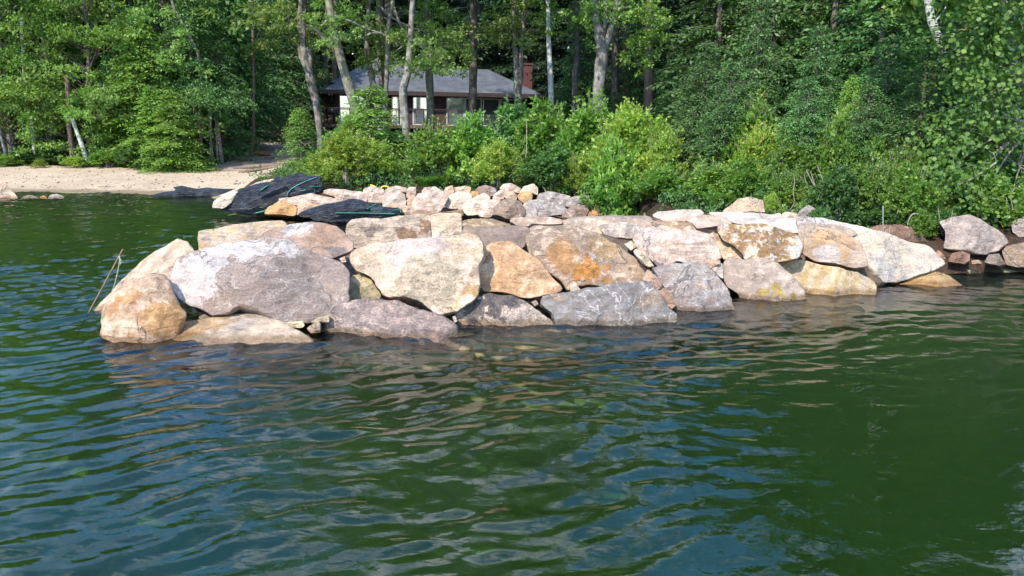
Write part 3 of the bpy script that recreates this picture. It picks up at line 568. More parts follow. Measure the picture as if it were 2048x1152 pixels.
# loose stones and boulders on top / behind at the right
for sp, Y0, a, b_, lb, g in (('3: 980,150 1060,100 1100,62 1180,50 1275,72 1292,155 1180,162', 13.45, (.45, .37, .29), (.5, .43, .36), 'tan and white boulder standing on the bank behind the wide flat white slab', 'bank'),
                             ('3: 1350,160 1385,155 1418,185 1410,205 1375,205', 13.3, WHITE, CREAM, 'left of two loose white stones on the wide flat white slab', 'bank'),
                             ('3: 1395,165 1420,148 1480,152 1528,170 1500,185 1420,186', 13.4, WHITE, PALE, 'right, flatter of two loose white stones on the wide flat white slab', 'bank'),
                             ('3: 1500,165 1540,125 1580,98 1640,130 1690,165 1660,185 1540,185', 13.2, GREY, (.36, .34, .33), 'pointed grey stone on the bank right of the loose white stones', 'bank'),
                             ('3: 1655,170 1690,155 1745,180 1748,205 1700,205', 13.5, WHITE, PALE, 'white oval stone at the right foot of the pointed grey stone', 'bank'),
                             ('3: 1445,140 1480,132 1505,145 1490,158 1450,155', 14.2, GREY, PALE, 'small grey stone behind the loose white stones', 'bank'),
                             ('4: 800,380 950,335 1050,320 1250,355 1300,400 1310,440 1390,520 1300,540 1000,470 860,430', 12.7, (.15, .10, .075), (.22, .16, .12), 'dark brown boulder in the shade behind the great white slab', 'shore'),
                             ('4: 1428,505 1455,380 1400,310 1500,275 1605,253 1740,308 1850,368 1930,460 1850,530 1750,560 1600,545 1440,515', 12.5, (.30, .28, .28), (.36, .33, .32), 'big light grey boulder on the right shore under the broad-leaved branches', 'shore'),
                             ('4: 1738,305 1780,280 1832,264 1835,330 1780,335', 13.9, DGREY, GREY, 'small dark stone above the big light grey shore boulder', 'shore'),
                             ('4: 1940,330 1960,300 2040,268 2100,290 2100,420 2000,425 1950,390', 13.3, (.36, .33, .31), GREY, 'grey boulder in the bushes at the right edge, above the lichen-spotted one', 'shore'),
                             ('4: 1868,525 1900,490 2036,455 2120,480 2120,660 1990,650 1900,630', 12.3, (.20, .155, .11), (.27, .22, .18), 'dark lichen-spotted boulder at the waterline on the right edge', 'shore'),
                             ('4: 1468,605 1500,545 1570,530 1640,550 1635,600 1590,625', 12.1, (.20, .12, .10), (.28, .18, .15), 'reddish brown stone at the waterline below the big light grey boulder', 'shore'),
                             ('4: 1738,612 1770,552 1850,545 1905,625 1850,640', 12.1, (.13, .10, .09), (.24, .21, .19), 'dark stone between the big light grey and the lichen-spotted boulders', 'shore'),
                             ('4: 1380,540 1400,520 1440,555 1460,600 1400,600', 12.4, (.32, .2, .14), (.4, .3, .22), 'small reddish stone in the gap left of the reddish brown stone', 'shore'),
                             ('4: 1640,600 1700,590 1730,620 1650,625', 12.0, (.40, .30, .18), (.36, .28, .2), 'flat tan stone in the water right of the reddish brown stone', 'shore')):
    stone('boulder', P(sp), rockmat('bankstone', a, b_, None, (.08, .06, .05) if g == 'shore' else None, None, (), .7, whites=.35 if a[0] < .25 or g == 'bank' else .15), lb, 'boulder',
          'boulders along the right shore' if g == 'shore' else 'loose stones on the bank behind the breakwater', Y0=Y0, lean=22, front=.22, seed=hash_(lb), facets=3, res=(76, 34), thick=.7 if 'big' in lb or 'boulder' in lb else .25)

# left: rocks in the water off the beach
for sp, Y0, a, b_, lb in (('7: -120,690 -60,600 0,545 60,555 110,600 180,690 90,705', 20.5, PALE, (.42, .34, .27), 'pale pinkish boulder at the left edge standing in the shallows off the beach'),
                          ('7: 180,690 230,660 290,655 350,668 360,692 260,700', 20.6, GREY, (.33, .3, .28), 'flat grey stone just right of the pale pinkish boulder off the beach'),
                          ('7: 366,690 380,662 410,655 440,680 420,694', 20.5, (.42, .22, .09), OCHRE, 'small orange stone between two flat grey stones off the beach'),
                          ('7: 440,690 470,652 530,642 590,660 602,690 520,698', 20.5, (.34, .315, .30), GREY, 'rounded grey stone, rightmost of the row off the beach')):
    stone('boulder', P(sp), rockmat('beachstone', a, b_, None, None, None, (), .5), lb, 'boulder', 'stones in the shallows off the beach', Y0=Y0, lean=30, front=.25, seed=hash_(lb), facets=2, res=(56, 28), thick=.4)

# ---------------------------------------------------------------- back row of the riprap shore
G3 = 'rounded boulders of the riprap row along the shore'
mats_b = {'w': rockmat('rip_white', WHITE, (.56, .50, .46), (.50, .44, .40), None, None, (), .4), 'p': rockmat('rip_pink', (.50, .42, .38), (.44, .37, .34), (.54, .48, .45), None, None, (), .5, whites=.25),
          't': rockmat('rip_tan', (.44, .35, .27), (.48, .40, .33), (.40, .31, .24), None, None, (), .5), 'g': rockmat('rip_grey', (.28, .28, .30), (.33, .33, .345), (.38, .375, .38), None, None, (), .6, whites=.1),
          'd': rockmat('rip_dark', (.22, .175, .155), (.28, .23, .205), None, None, None, (), .6, whites=.6), 'o': rockmat('rip_orange', (.48, .29, .13), (.50, .36, .20), (.38, .24, .12), None, None, (), .5),
          's': rockmat('rip_swirl', (.36, .32, .28), (.42, .38, .34), None, None, ((.54, .50, .46), 2.5, (.4, .6, 0), .5), (), .5), 'b': rockmat('rip_brown', (.25, .18, .13), (.32, .24, .18), None, None, None, (), .5)}
rip = [('a: 50,350 48,190 110,150 220,140 310,190 328,260 312,345 180,375', 's', 'boulder with pale swirls, right of the yellow float line and black curtain'),
 ('a: 328,350 345,270 380,205 430,200 462,240 435,340 380,358', 't', 'narrow tan boulder squeezed right of the pale-swirled one'),
 ('a: 340,225 345,150 370,100 450,98 455,190 400,220', 'p', 'upright pinkish stone on top, above the narrow tan boulder'),
 ('a: 428,395 435,290 500,182 620,155 780,150 845,205 832,280 790,372 720,428 560,382', 'p', 'large pale rounded boulder, half tan half white, behind the cream square block'),
 ('a: 808,262 880,210 1000,165 1110,165 1162,210 1162,262 1065,345 1040,372 870,352', 'w', 'white boulder with a grey underside, right of the large half tan half white one'),
 ('a: 1050,345 1120,262 1210,230 1320,180 1402,240 1315,320 1255,430 1110,442 1080,402', 'w', 'brightest white boulder in the middle of the row'),
 ('a: 1258,435 1290,352 1400,262 1530,250 1502,342 1455,440 1400,477 1300,465', 'p', 'pinkish grey boulder right of the brightest white one'),
 ('a: 1448,445 1462,370 1560,282 1680,240 1800,288 1842,380 1842,462 1700,492 1620,487 1540,442', 'd', 'dark brown boulder flecked with white, standing at the inner shallows'),
 ('a: 1765,202 1830,155 1932,150 1952,212 1912,292 1850,292 1790,252', 'o', 'angular orange boulder above the dark white-flecked one'),
 ('a: 1588,205 1610,150 1700,148 1748,200 1742,252 1640,252', 't', 'small brownish boulder left of the angular orange one'),
 ('a: 1448,235 1470,180 1580,110 1652,108 1642,152 1590,202 1580,242', 'p', 'light slanted boulder left of the small brownish one'),
 ('a: 1540,105 1580,58 1680,48 1792,108 1782,165 1700,150 1600,150', 'p', 'pinkish stone at the crest of the row under the bush twigs'),
 ('a: 1795,165 1850,90 1960,58 2012,108 2012,190 1940,165 1850,160', 'w', 'white crest boulder behind the angular orange one'),
 ('a: 1218,155 1270,90 1360,78 1472,108 1472,185 1400,205 1340,185 1280,175', 'd', 'brown and white crest boulder above the brightest white one'),
 ('a: 1138,190 1180,145 1250,152 1262,205 1190,218', 'o', 'small yellowish stone above the two white boulders'),
 ('a: 943,162 950,100 1090,78 1152,98 1142,165 1030,178', 't', 'flat pinkish crest stone behind the white boulder with a grey underside'),
 ('a: 808,185 840,100 920,78 942,150 900,205 850,212', 't', 'upright tan crest stone behind the large half tan half white boulder'),
 ('a: 538,145 570,100 700,88 792,140 680,165 560,170', 'p', 'low pinkish crest stone directly above the large half tan half white boulder'),
 ('a: 50,155 120,98 220,78 342,108 332,165 220,150', 'p', 'grey-pink crest stone above the pale-swirled boulder'),
 ('a: 262,360 420,360 430,432 320,445 270,410', 't', 'low brown wet stone between the black curtain and the square grey block'),
 ('a: 430,410 560,382 725,428 1030,378 1042,440 1030,480 700,500 440,480', 'b', 'low flat brown slab in the shallows behind the square blocks'),
 ('b: 42,385 130,272 240,258 480,318 592,370 545,432 440,445 330,475 100,475', 'g', 'large blue-grey boulder right of the dark white-flecked one'),
 ('b: 228,235 260,180 370,153 560,190 642,212 572,262 490,305 380,312 250,262', 'g', 'flat blue-grey boulder lying above the large blue-grey one'),
 ('b: 562,305 572,260 700,218 900,203 992,240 962,302 880,325 740,335 620,345', 'g', 'rounded slate-grey boulder near the red leaf litter'),
 ('b: 538,465 600,382 690,330 850,330 872,392 832,462 700,488', 'd', 'mottled grey and pink boulder below the rounded slate-grey one'),
 ('b: 918,465 925,380 990,332 1042,400 1062,452 980,478', 'o', 'bright cream-orange stone, small and upright, near the right end'),
 ('b: 828,470 850,410 908,400 918,468', 'o', 'small pink-orange stone touching the bright cream-orange one'),
 ('b: 958,332 1100,258 1222,275 1217,332 1120,402 1060,422 1000,372', 's', 'speckled pale boulder above and right of the bright cream-orange stone'),
 ('b: 1073,462 1180,350 1270,338 1332,430 1300,470', 'g', 'grey wedge-shaped stone at the right end of the row'),
 ('b: 488,302 530,258 582,280 572,342 510,325', 'g', 'small light grey stone between the blue-grey boulders'),
 ('b: 1238,290 1300,285 1402,370 1320,390', 'g', 'grey stone half under the bush at the far right end of the row'),
 ('b: 1500,470 1420,400 1680,390 1720,450 1600,475', 't', 'low stone behind the white-edged top slab'),
 ('a: 1830,330 1850,295 1890,295 1900,325 1860,345', 'w', 'tiny white stone between the orange and the large blue-grey boulders'),
 ('5: 1195,292 1230,250 1300,238 1420,250 1600,270 1602,350 1450,372 1340,382 1320,302', 'p', 'pale pink boulder with a rusty edge, right of the upper black curtain'),
 ('5: 1598,302 1600,230 1680,208 1782,240 1792,372 1640,362', 'p', 'pale boulder under the yellow float line'),
 ('5: 868,372 900,320 1100,288 1300,330 1332,388 1150,402 950,392', 'p', 'long pale boulder between the two black curtains'),
 ('5: 638,472 680,410 760,378 870,372 932,420 920,492 720,480', 'o', 'rusty yellow boulder at the waterline between the two black curtains'),
 ('5: 918,472 960,388 1050,368 1152,400 1100,442 1000,484', 't', 'pinkish brown boulder right of the rusty yellow one at the waterline'),
 ('5: 126,410 140,350 280,268 372,270 300,370 222,420', 'w', 'pale yellowish boulder left of the upper black curtain'),
 ('5: 440,232 560,170 720,138 755,180 700,230 560,260', 'p', 'flat pale boulder behind the upper black curtain'),
 ('5: 735,402 720,340 860,318 885,372 800,392', 't', 'small tan stone just under the upper black curtain'),
 ('5: 1790,420 1850,380 2040,400 2048,440 1900,450', 't', 'brown stone behind the tail of the lower black curtain')]
for i, (sp, mk, lb) in enumerate(rip):
    pp = grow(P(sp), 1.12); pb = max(p[1] for p in pp)
    stone('riprap_boulder', pp, mats_b[mk], lb, 'boulder', G3, Y0=16.9 + max(0, 440 - pb) * .020, lean=24, front=.22, seed=200 + i, facets=3, box=.6, res=(52, 28), thick=.55)
# fill under the riprap
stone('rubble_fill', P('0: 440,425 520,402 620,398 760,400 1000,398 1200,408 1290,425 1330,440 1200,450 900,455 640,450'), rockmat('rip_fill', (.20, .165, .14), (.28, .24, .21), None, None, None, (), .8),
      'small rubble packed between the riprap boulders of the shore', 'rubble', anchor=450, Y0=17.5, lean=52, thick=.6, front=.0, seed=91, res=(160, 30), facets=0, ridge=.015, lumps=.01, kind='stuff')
# boulders lying on the lake bed
for i, (px, py, z, w) in enumerate(((1430, 950, -.75, .34), (1120, 800, -.55, .4), (720, 760, -.5, .5), (1480, 700, -.5, .45), (420, 780, -.6, .5), (1700, 660, -.5, .5))):
    c = onZ(px, py, z); n = 40; ph = np.linspace(0, 2 * math.pi, n, endpoint=False)
    U, Vv = np.meshgrid(ph, np.linspace(.05, math.pi - .05, 22)); D = np.stack([np.cos(U) * np.sin(Vv), np.sin(U) * np.sin(Vv), np.cos(Vv)], -1).reshape(-1, 3)
    rr = 1 + .22 * snoise(D, 300 + i, 2.2, 3); Vt = D * rr[:, None] * np.array([w, w * .8, w * .5]); a_ = np.arange(21)[:, None] * n; ii = np.arange(n)[None]; jj = (ii + 1) % n
    q = np.stack([(a_ + ii), (a_ + n + ii), (a_ + n + jj), (a_ + jj)], -1).reshape(-1, 4)
    c[2] = float(ground_z(c[0], c[1])) + w * .25
    tag(mesh('sunken_boulder', Vt, q, mats_b['t'], None, True, c), ['green-tinted sunken boulder seen through the water at the lower right', 'sunken stone below the veined blue-grey slab', 'sunken stone in the shallows before the domed purplish boulder',
         'sunken stone in front of the ochre-footed block', 'sunken stone in front of the flat submerged slab at the left', 'sunken stone before the yellow-striped rock'][i], 'boulder', 'boulders sunk on the lake bed')
# ---------------------------------------------------------------- foliage
def leafquads(C, D, Nn, ln, wd, fold=.0):
    """diamond leaves: C base (n,3), D tip direction, Nn leaf normal, ln/wd length and width arrays"""
    D = D / (np.linalg.norm(D, axis=1)[:, None] + 1e-9); Sd = np.cross(D, Nn); Sd /= np.linalg.norm(Sd, axis=1)[:, None] + 1e-9
    n = len(C); V = np.empty((n, 4, 3)); ln = np.broadcast_to(ln, (n,))[:, None]; wd = np.broadcast_to(wd, (n,))[:, None]
    V[:, 0] = C; V[:, 2] = C + D * ln; mid = C + D * ln * .45; V[:, 1] = mid + Sd * wd * .5; V[:, 3] = mid - Sd * wd * .5
    return V.reshape(-1, 3), np.arange(n * 4).reshape(n, 4)
def rdir(r, n, flat=1.0):
    d = r.normal(size=(n, 3)); d[:, 2] *= flat; return d / np.linalg.norm(d, axis=1)[:, None]
def tube_v(pts, rad, n=8, seed=0, rough=.06):
    pts = np.array(pts, float); rad = np.array(rad, float); m = len(pts); V = []; r = np.random.default_rng(seed)
    for i in range(m):
        t = pts[min(i + 1, m - 1)] - pts[max(i - 1, 0)]; t /= np.linalg.norm(t) + 1e-9
        a = np.cross(t, [0.13, 1, 0.07]); a /= np.linalg.norm(a) + 1e-9; b = np.cross(t, a)
        for j in range(n):
            th = 2 * math.pi * j / n; V.append(pts[i] + rad[i] * (1 + rough * r.normal()) * (math.cos(th) * a + math.sin(th) * b))
    F = [(i * n + j, i * n + (j + 1) % n, (i + 1) * n + (j + 1) % n, (i + 1) * n + j) for i in range(m - 1) for j in range(n)]
    V = np.array(V); return V, np.array(F)
def tubes(list_, n=7, seed=0, rough=.06):
    Vs, Fs, o = [], [], 0
    for i, (p, r) in enumerate(list_):
        v, f = tube_v(p, r, n, seed + i, rough); Vs.append(v); Fs.append(f + o); o += len(v)
    return np.vstack(Vs), np.vstack(Fs)
def smoothline(pts, rad, k=4):
    pts = np.array(pts, float); t = np.linspace(0, 1, len(pts)); T = np.linspace(0, 1, (len(pts) - 1) * k + 1)
    # gentle catmull-like smoothing
    P_ = np.stack([np.interp(T, t, pts[:, i]) for i in range(3)], 1)
    for _ in range(2): P_[1:-1] = .25 * P_[:-2] + .5 * P_[1:-1] + .25 * P_[2:]
    return P_, np.interp(T, t, rad)

def hemlock_geo(h, R, z0, seed, nb, droop=.30, dens=1.0, leaf=(.12, .035), clip=1.0):
    nb = int(nb * 1.75); dens *= 1.12; leaf = (leaf[0] * 1.12, leaf[1] * 1.35)
    """flat drooping sprays on thin branches round a straight trunk"""
    r = np.random.default_rng(seed); C, D, Nn, LN = [], [], [], []; br = []
    for i in range(nb):
        f = r.uniform(0, 1) ** .9; z = z0 + (h - z0) * f; az = r.uniform(0, 6.283)
        Lb = R * ((1 - f) ** .75 * .92 + .08) * r.uniform(.65, 1.1)
        up = r.uniform(-.05, .35)
        d0 = np.array([math.cos(az), math.sin(az), 0]); sd_ = np.array([-math.sin(az), math.cos(az), 0])
        m = max(5, int(Lb / .16 * dens)); s = np.linspace(.15, 1, m)
        P_ = np.array([0, 0, z]) + d0 * (s * Lb)[:, None] + np.array([0, 0, 1.]) * (up * s * Lb - droop * Lb * s ** 2.2)[:, None]
        br.append((P_[::max(1, m // 3)], np.linspace(.012 + .008 * Lb, .004, len(P_[::max(1, m // 3)]))))
        for side in (-1, 1):
            tl = Lb * .36 * (1.05 - s) ** .7 * r.uniform(.7, 1.2, m) + .10
            kk = np.maximum(2, (tl / .085 * dens).astype(int))
            rep = np.repeat(np.arange(m), kk); q = np.concatenate([np.linspace(0, 1, k_) for k_ in kk])
            ang = .9 * side; td = d0[None] * math.cos(ang) + sd_[None] * math.sin(ang)
            pos = P_[rep] + td * (q * tl[rep])[:, None]; pos[:, 2] -= .38 * (q ** 2) * tl[rep]
            pos += r.normal(size=pos.shape) * .02
            dd_ = td + r.normal(size=(len(rep), 3)) * .38; dd_[:, 2] -= .30 * q + .1
            C.append(pos); D.append(dd_); nn = r.normal(size=(len(rep), 3)) * .55 + d0 * .35; nn[:, 2] += .9; Nn.append(nn); LN.append(r.uniform(.8, 1.35, len(rep)))
    C = np.vstack(C); D = np.vstack(D); Nn = np.vstack(Nn); LN = np.concatenate(LN)
    V, F = leafquads(C, D, Nn, leaf[0] * LN, leaf[1] * LN)
    zz = np.linspace(0, h, 12); tr = [(np.stack([.03 * np.sin(zz * .7 + seed), .03 * np.cos(zz * .5), zz], 1), np.linspace(.02 * h + .03, .012, 12))]
    tv, tf = tubes(tr + br, 6, seed)
    return (V, F), (tv, tf)
def clump_leaves(r, cen, rad, n, leaf, flat=.6, hang=.25):
    """leaves gathered in sub-clusters on the shell of an ellipsoid clump"""
    ns = max(3, n // 22); sc = rdir(r, ns) * (r.uniform(.35, 1.0, ns) ** .6)[:, None] * rad; idx = r.integers(0, ns, n)
    loc = sc[idx] + r.normal(size=(n, 3)) * np.array(rad) * .17
    C = cen + loc; D = loc / (np.array(rad) + 1e-6) * .6 + r.normal(size=(n, 3)) * .7; D[:, 2] -= hang
    Nn = r.normal(size=(n, 3)) * .55; Nn[:, 2] += .9; Nn[:, 1] -= .1
    s = r.uniform(.7, 1.3, n); return C, D, Nn, leaf * s
def join_leaves(L_, asp=.62):
    C = np.vstack([a[0] for a in L_]); D = np.vstack([a[1] for a in L_]); Nn = np.vstack([a[2] for a in L_]); s = np.concatenate([a[3] for a in L_])
    return leafquads(C, D, Nn, s, s * asp)
def broad_geo(h, R, z0, seed, ncl, nleaf, leaf=.10, lean=(0, 0)):
    r = np.random.default_rng(seed); L_, br = [], []
    top = np.array([lean[0], lean[1], h]); 
    trunk = np.stack([np.linspace(0, top[0], 9) + .12 * np.sin(np.linspace(0, 5, 9) + seed), np.linspace(0, top[1], 9), np.linspace(0, h * .95, 9)], 1)
    for i in range(ncl):
        f = r.uniform(0, 1); z = z0 + (h - z0) * f; az = r.uniform(0, 6.283); rr = R * math.sqrt(r.uniform(.05, 1)) * (1 - .65 * abs(f - .35) ** 1.3)
        base = np.array([np.interp(z, trunk[:, 2], trunk[:, 0]), np.interp(z, trunk[:, 2], trunk[:, 1]), 0]); c = base + np.array([rr * math.cos(az), rr * math.sin(az), z])
        s = R * r.uniform(.20, .38); L_.append(clump_leaves(r, c, np.array([s, s, s * .45]), nleaf, leaf))
        b0 = np.array([base[0], base[1], max(.3 * h * 0 + z - rr * .7, z0 * .5)]); br.append(smoothline([b0, (b0 + c) / 2 + [0, 0, .15], c], [.022 + .006 * rr, .012, .004], 2))
    V, F = join_leaves(L_); rads = np.linspace(.016 * h + .04, .02, 9)
    tv, tf = tubes([(trunk, rads)] + br, 7, seed)
    return (V, F), (tv, tf)
def shrub_geo(seed, n=5200, leaf=.055, stems=12, spiky=.0, flat=.75):
    """unit shrub: about 1 m wide and 1 m high, scaled when placed"""
    r = np.random.default_rng(seed); L_, br = [], []; ncl = 34
    for i in range(ncl):
        az = r.uniform(0, 6.283); el = r.uniform(.05, 1) ** .8 * math.pi / 2; q = r.uniform(.55, 1.0)
        bump_ = 1 + .18 * math.sin(3 * az + seed) + .12 * math.sin(5 * az)
        c = np.array([.40 * q * math.cos(az) * math.cos(el * .9) * bump_, .40 * q * math.sin(az) * math.cos(el * .9) * bump_, .12 + .74 * q * math.sin(el) * r.uniform(.85, 1.12)])
        s = r.uniform(.09, .17); C, D, Nn, l = clump_leaves(r, c, np.array([s, s, s * (flat + spiky)]), n // ncl, leaf, hang=-spiky)
        D[:, 2] += spiky; L_.append((C, D, Nn, l))
        if i < stems: br.append(smoothline([[.05 * math.cos(az), .05 * math.sin(az), -.05], c * [.45, .45, .5], c], [.012, .008, .003], 3))
    for i in range(46):
        az = r.uniform(0, 6.283); el = r.uniform(.1, 1.45); q = r.uniform(.95, 1.22); d_ = np.array([math.cos(az) * math.cos(el), math.sin(az) * math.cos(el), math.sin(el)])
        p0_ = np.array([.38, .38, .70]) * d_ * .8 + [0, 0, .14]; p1_ = np.array([.44, .44, .80]) * d_ * q + [0, 0, .16]; t_ = r.uniform(.2, 1.05, 26)[:, None]; C = p0_ + (p1_ - p0_) * t_ + r.normal(size=(26, 3)) * .012
        L_.append((C, d_ * .6 + r.normal(size=(26, 3)) * .7, r.normal(size=(26, 3)) * .6 + [0, 0, .8], leaf * r.uniform(.6, 1.1, 26))); br.append((np.array([p0_, p1_]), [.004, .002]))
    V, F = join_leaves(L_, .55); tv, tf = tubes(br, 5, seed); return (V, F), (tv, tf)

M_hem = leafmat('hemlock_needles', (.052, .125, .036), (.095, .195, .05), (.15, .27, .065), .25)
M_hem2 = leafmat('hemlock_needles_bright', (.13, .25, .04), (.19, .33, .05), (.25, .38, .06), .30)
M_tall = leafmat('shaded_needles', (.016, .040, .018), (.028, .065, .025), (.05, .095, .03), .2)  # hemlock needles darkened in colour to stand in for canopy shade
M_lf = leafmat('maple_leaves', (.12, .215, .042), (.19, .31, .06), (.28, .40, .09), .38)
M_lf2 = leafmat('birch_leaves', (.14, .23, .055), (.21, .31, .08), (.30, .38, .12), .38)
M_yel = leafmat('shrub_leaves_yellow', (.19, .30, .045), (.27, .37, .055), (.38, .42, .08), .42)
M_grn = leafmat('shrub_leaves_green', (.10, .20, .035), (.16, .28, .045), (.25, .35, .055), .38)
M_dgr = leafmat('shrub_leaves_dark', (.06, .14, .038), (.10, .20, .05), (.15, .26, .055), .30)
M_fern = leafmat('fern_fronds', (.12, .22, .03), (.17, .27, .035), None, .4)
M_bk = barkmat('bark_grey', (.13, .11, .09), (.22, .19, .16), (.34, .34, .29), .6)
M_bkg = barkmat('bark_mossy', (.13, .115, .09), (.21, .19, .15), (.27, .29, .17), .8)
M_bkd = barkmat('bark_dark', (.085, .062, .05), (.15, .115, .095), (.24, .24, .22), .35)
M_bkr = barkmat('bark_red', (.15, .10, .075), (.23, .16, .12))
M_bir = barkmat('bark_birch', (.46, .45, .42), (.56, .55, .52), (.14, .12, .11), .45, True)
M_twig = barkmat('bark_twig', (.22, .18, .14), (.36, .31, .26))

LIB = {}
def lib(key, geo, ml, mb, crown='crown', trunk='trunk'): LIB[key] = (geo, ml, mb, crown, trunk, {})
lib('hem_a', hemlock_geo(9, 2.6, .5, 1, 125, dens=.85, leaf=(.15, .05)), M_hem, M_bkd)
lib('hem_b', hemlock_geo(9, 2.3, 1.4, 2, 110, dens=.8, droop=.36, leaf=(.15, .05)), M_hem, M_bkd)
lib('hem_c', hemlock_geo(5, 1.9, .15, 3, 130, dens=1.15, leaf=(.12, .045)), M_hem2, M_bkd)
lib('hem_d', hemlock_geo(6, 2.1, .3, 4, 110, dens=1.1, droop=.34, leaf=(.10, .034)), M_hem, M_bkd)
lib('spruce', hemlock_geo(3, .95, .1, 5, 95, dens=1.5, droop=.10, leaf=(.07, .022)), M_hem2, M_bkd)
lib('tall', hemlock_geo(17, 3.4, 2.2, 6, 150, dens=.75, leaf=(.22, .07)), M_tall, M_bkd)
lib('tall2', hemlock_geo(17, 3.6, 1.2, 7, 165, dens=.8, leaf=(.20, .065)), M_hem, M_bkd)
lib('br_a', broad_geo(10, 2.8, 1.2, 11, 110, 230, .12), M_lf, M_bkd)
lib('br_b', broad_geo(9, 2.5, 1.0, 12, 105, 220, .115), M_lf2, M_bkd)
lib('br_c', broad_geo(5.5, 2.0, .4, 13, 90, 230, .085), M_lf, M_bkd)
lib('sh_y', shrub_geo(21, 9500, .046, spiky=.35), M_yel, M_twig, 'foliage', 'stems')
lib('sh_y2', shrub_geo(22, 9500, .044, spiky=.3), M_yel, M_twig, 'foliage', 'stems')
lib('sh_g', shrub_geo(23, 8500, .056, spiky=.1), M_grn, M_twig, 'foliage', 'stems')
lib('sh_g2', shrub_geo(24, 8500, .062, spiky=.15), M_grn, M_twig, 'foliage', 'stems')
lib('sh_d', shrub_geo(25, 8500, .062), M_dgr, M_twig, 'foliage', 'stems')
lib('sh_big', shrub_geo(26, 3600, .095, flat=.6), M_grn, M_twig, 'foliage', 'stems')

def place(key, name, loc, sc, rz, label, cat, group, mat=None):
    """first use builds the two meshes, later uses copy the objects (mesh data shared)"""
    (lv, wd, ), ml, mb, cn, tn, cache = LIB[key][0], *LIB[key][1:]
    t = empty(name, loc, rz, label=label, cat=cat, group=group); t.scale = sc if isinstance(sc, tuple) else (sc,) * 3
    if not cache:
        cache[cn] = mesh(cn, lv[0], lv[1], mat or ml, t, False); cache[tn] = mesh(tn, wd[0], wd[1], mb, t, True)
    else:
        for p in list(cache.values()): q = p.copy(); COL.objects.link(q); q.parent = t; q.matrix_parent_inverse = Matrix()
        if mat:
            q = [c for c in t.children if c.name.startswith(cn)][0]; q.data = q.data.copy(); q.data.materials[0] = mat
    return t
def tree(key, px, Y, top, label, wf=1.0, name=None, mat=None, rz=None, group=None):
    """top: height of the tip in metres above the water"""
    H0 = {'hem_a': 9, 'hem_b': 9, 'hem_c': 5, 'hem_d': 6, 'spruce': 3, 'tall': 17, 'tall2': 17, 'br_a': 10, 'br_b': 9, 'br_c': 5.5}[key]
    x = atY(px, 300, Y)[0]; g = float(ground_z(x, Y)); s = (top - g) / H0
    nm = name or ('hemlock_tree' if key[:3] in ('hem', 'tal') else 'young_spruce' if key == 'spruce' else 'broadleaf_tree')
    return place(key, nm, (x, Y, g - .05), (s * wf, s * wf, s), (px * .37 + Y) % 6.28 if rz is None else rz, label, 'tree', group or 'forest trees round the cabin', mat)
def shrub(key, px, Y, pytop, wpx, label, name='shrub', pyb=None, mat=None, group='bushes along the shore'):
    x = atY(px, 300, Y)[0]; g = float(ground_z(x, Y)) if pyb is None else atY(px, pyb, Y)[2]
    zt = atY(px, pytop, Y)[2]; w = wpx / FPX * Y / .80; Y = Y - (1.0 if Y > 19.4 and Y < 21.2 else 0); x = atY(px, 300, Y)[0]; g = float(ground_z(x, Y)) if pyb is None else g; zt = atY(px, pytop, Y)[2]; h = max(.25, (zt - g) / .92)
    return place(key, name, (x, Y, g - .03), (w, w * .9, h), (px * .53) % 6.28, label, 'bush', group, mat)

# -- left forest
GL = 'trees at the back of the beach'
for key, px, Y, top, wf, lb in (
    ('br_a', 20, 27.6, 9.5, .9, 'leafy tree at the left edge above the beach, trunk forked near the sand'),
    ('br_a', 110, 28.4, 10.5, .9, 'leafy tree behind the yellow bush at the left of the beach'),
    ('br_c', 190, 27.6, 6.2, 1.0, 'leafy sapling right of the leaning white trunk at the beach'),
    ('hem_c', 350, 26.1, 3.0, 1.35, 'low bright green hemlock spreading over the sand, centre of the beach'),
    ('hem_c', 312, 26.6, 3.1, 1.3, 'low bright green hemlock just left of the one that spreads over the sand'),
    ('hem_c', 300, 27.6, 5.2, 1.1, 'taller bright hemlock right behind the low bright green one'),
    ('hem_d', 235, 27.8, 4.2, 1.1, 'low dark hemlock behind the beach, left of the low bright green one'),
    ('hem_a', 395, 28.8, 7.4, .9, 'hemlock above the bundle of thin trunks at the right of the beach'),
    ('hem_d', 445, 29.5, 6.0, .8, 'dark hemlock right of the bundle of thin trunks by the path'),
    ('hem_b', 60, 30.8, 11.5, 1.0, 'dark hemlock standing behind the leafy trees at the far left'),
    ('hem_a', 170, 31.2, 11.5, 1.0, 'tall hemlock behind the beach, third row from the left edge'),
    ('hem_a', 285, 31.5, 11.0, 1.1, 'tall hemlock under the two pale trunks left of centre'),
    ('hem_b', 395, 32.6, 11.5, 1.0, 'tall dark hemlock behind the hanging birch foliage'),
    ('hem_b', 470, 34.5, 12.0, .9, 'tall dark hemlock left of the path into the woods'),
    ('hem_a', -60, 29.8, 11, 1.1, 'dark hemlock half cut off by the left edge of the photo'),
    ('br_b', 345, 29.6, 9.3, .85, 'pale leafy birch with hanging foliage above the bright green hemlock'),
    ('hem_d', 500, 37, 8, .9, 'dark hemlock deep beside the path, behind the slim trunk'),
    ('hem_b', 545, 42, 12, .9, 'dark hemlock at the end of the path, left of the cabin'),
    ('hem_a', 590, 46, 12, .9, 'dark hemlock touching the left wall of the cabin'),
    ('tall2', 120, 38, 14, 1.0, 'tall dark conifer high behind the left beach trees'),
    ('tall2', 330, 40, 14, 1.0, 'tall dark conifer far behind the bright green hemlocks'),
    ('tall2', 500, 48, 15, 1.1, 'tall dark conifer where the path disappears'),
    ('tall2', -120, 36, 14, 1.0, 'tall dark conifer beyond the left edge of the photo')):
    tree(key, px, Y, top, lb, wf, group=GL)
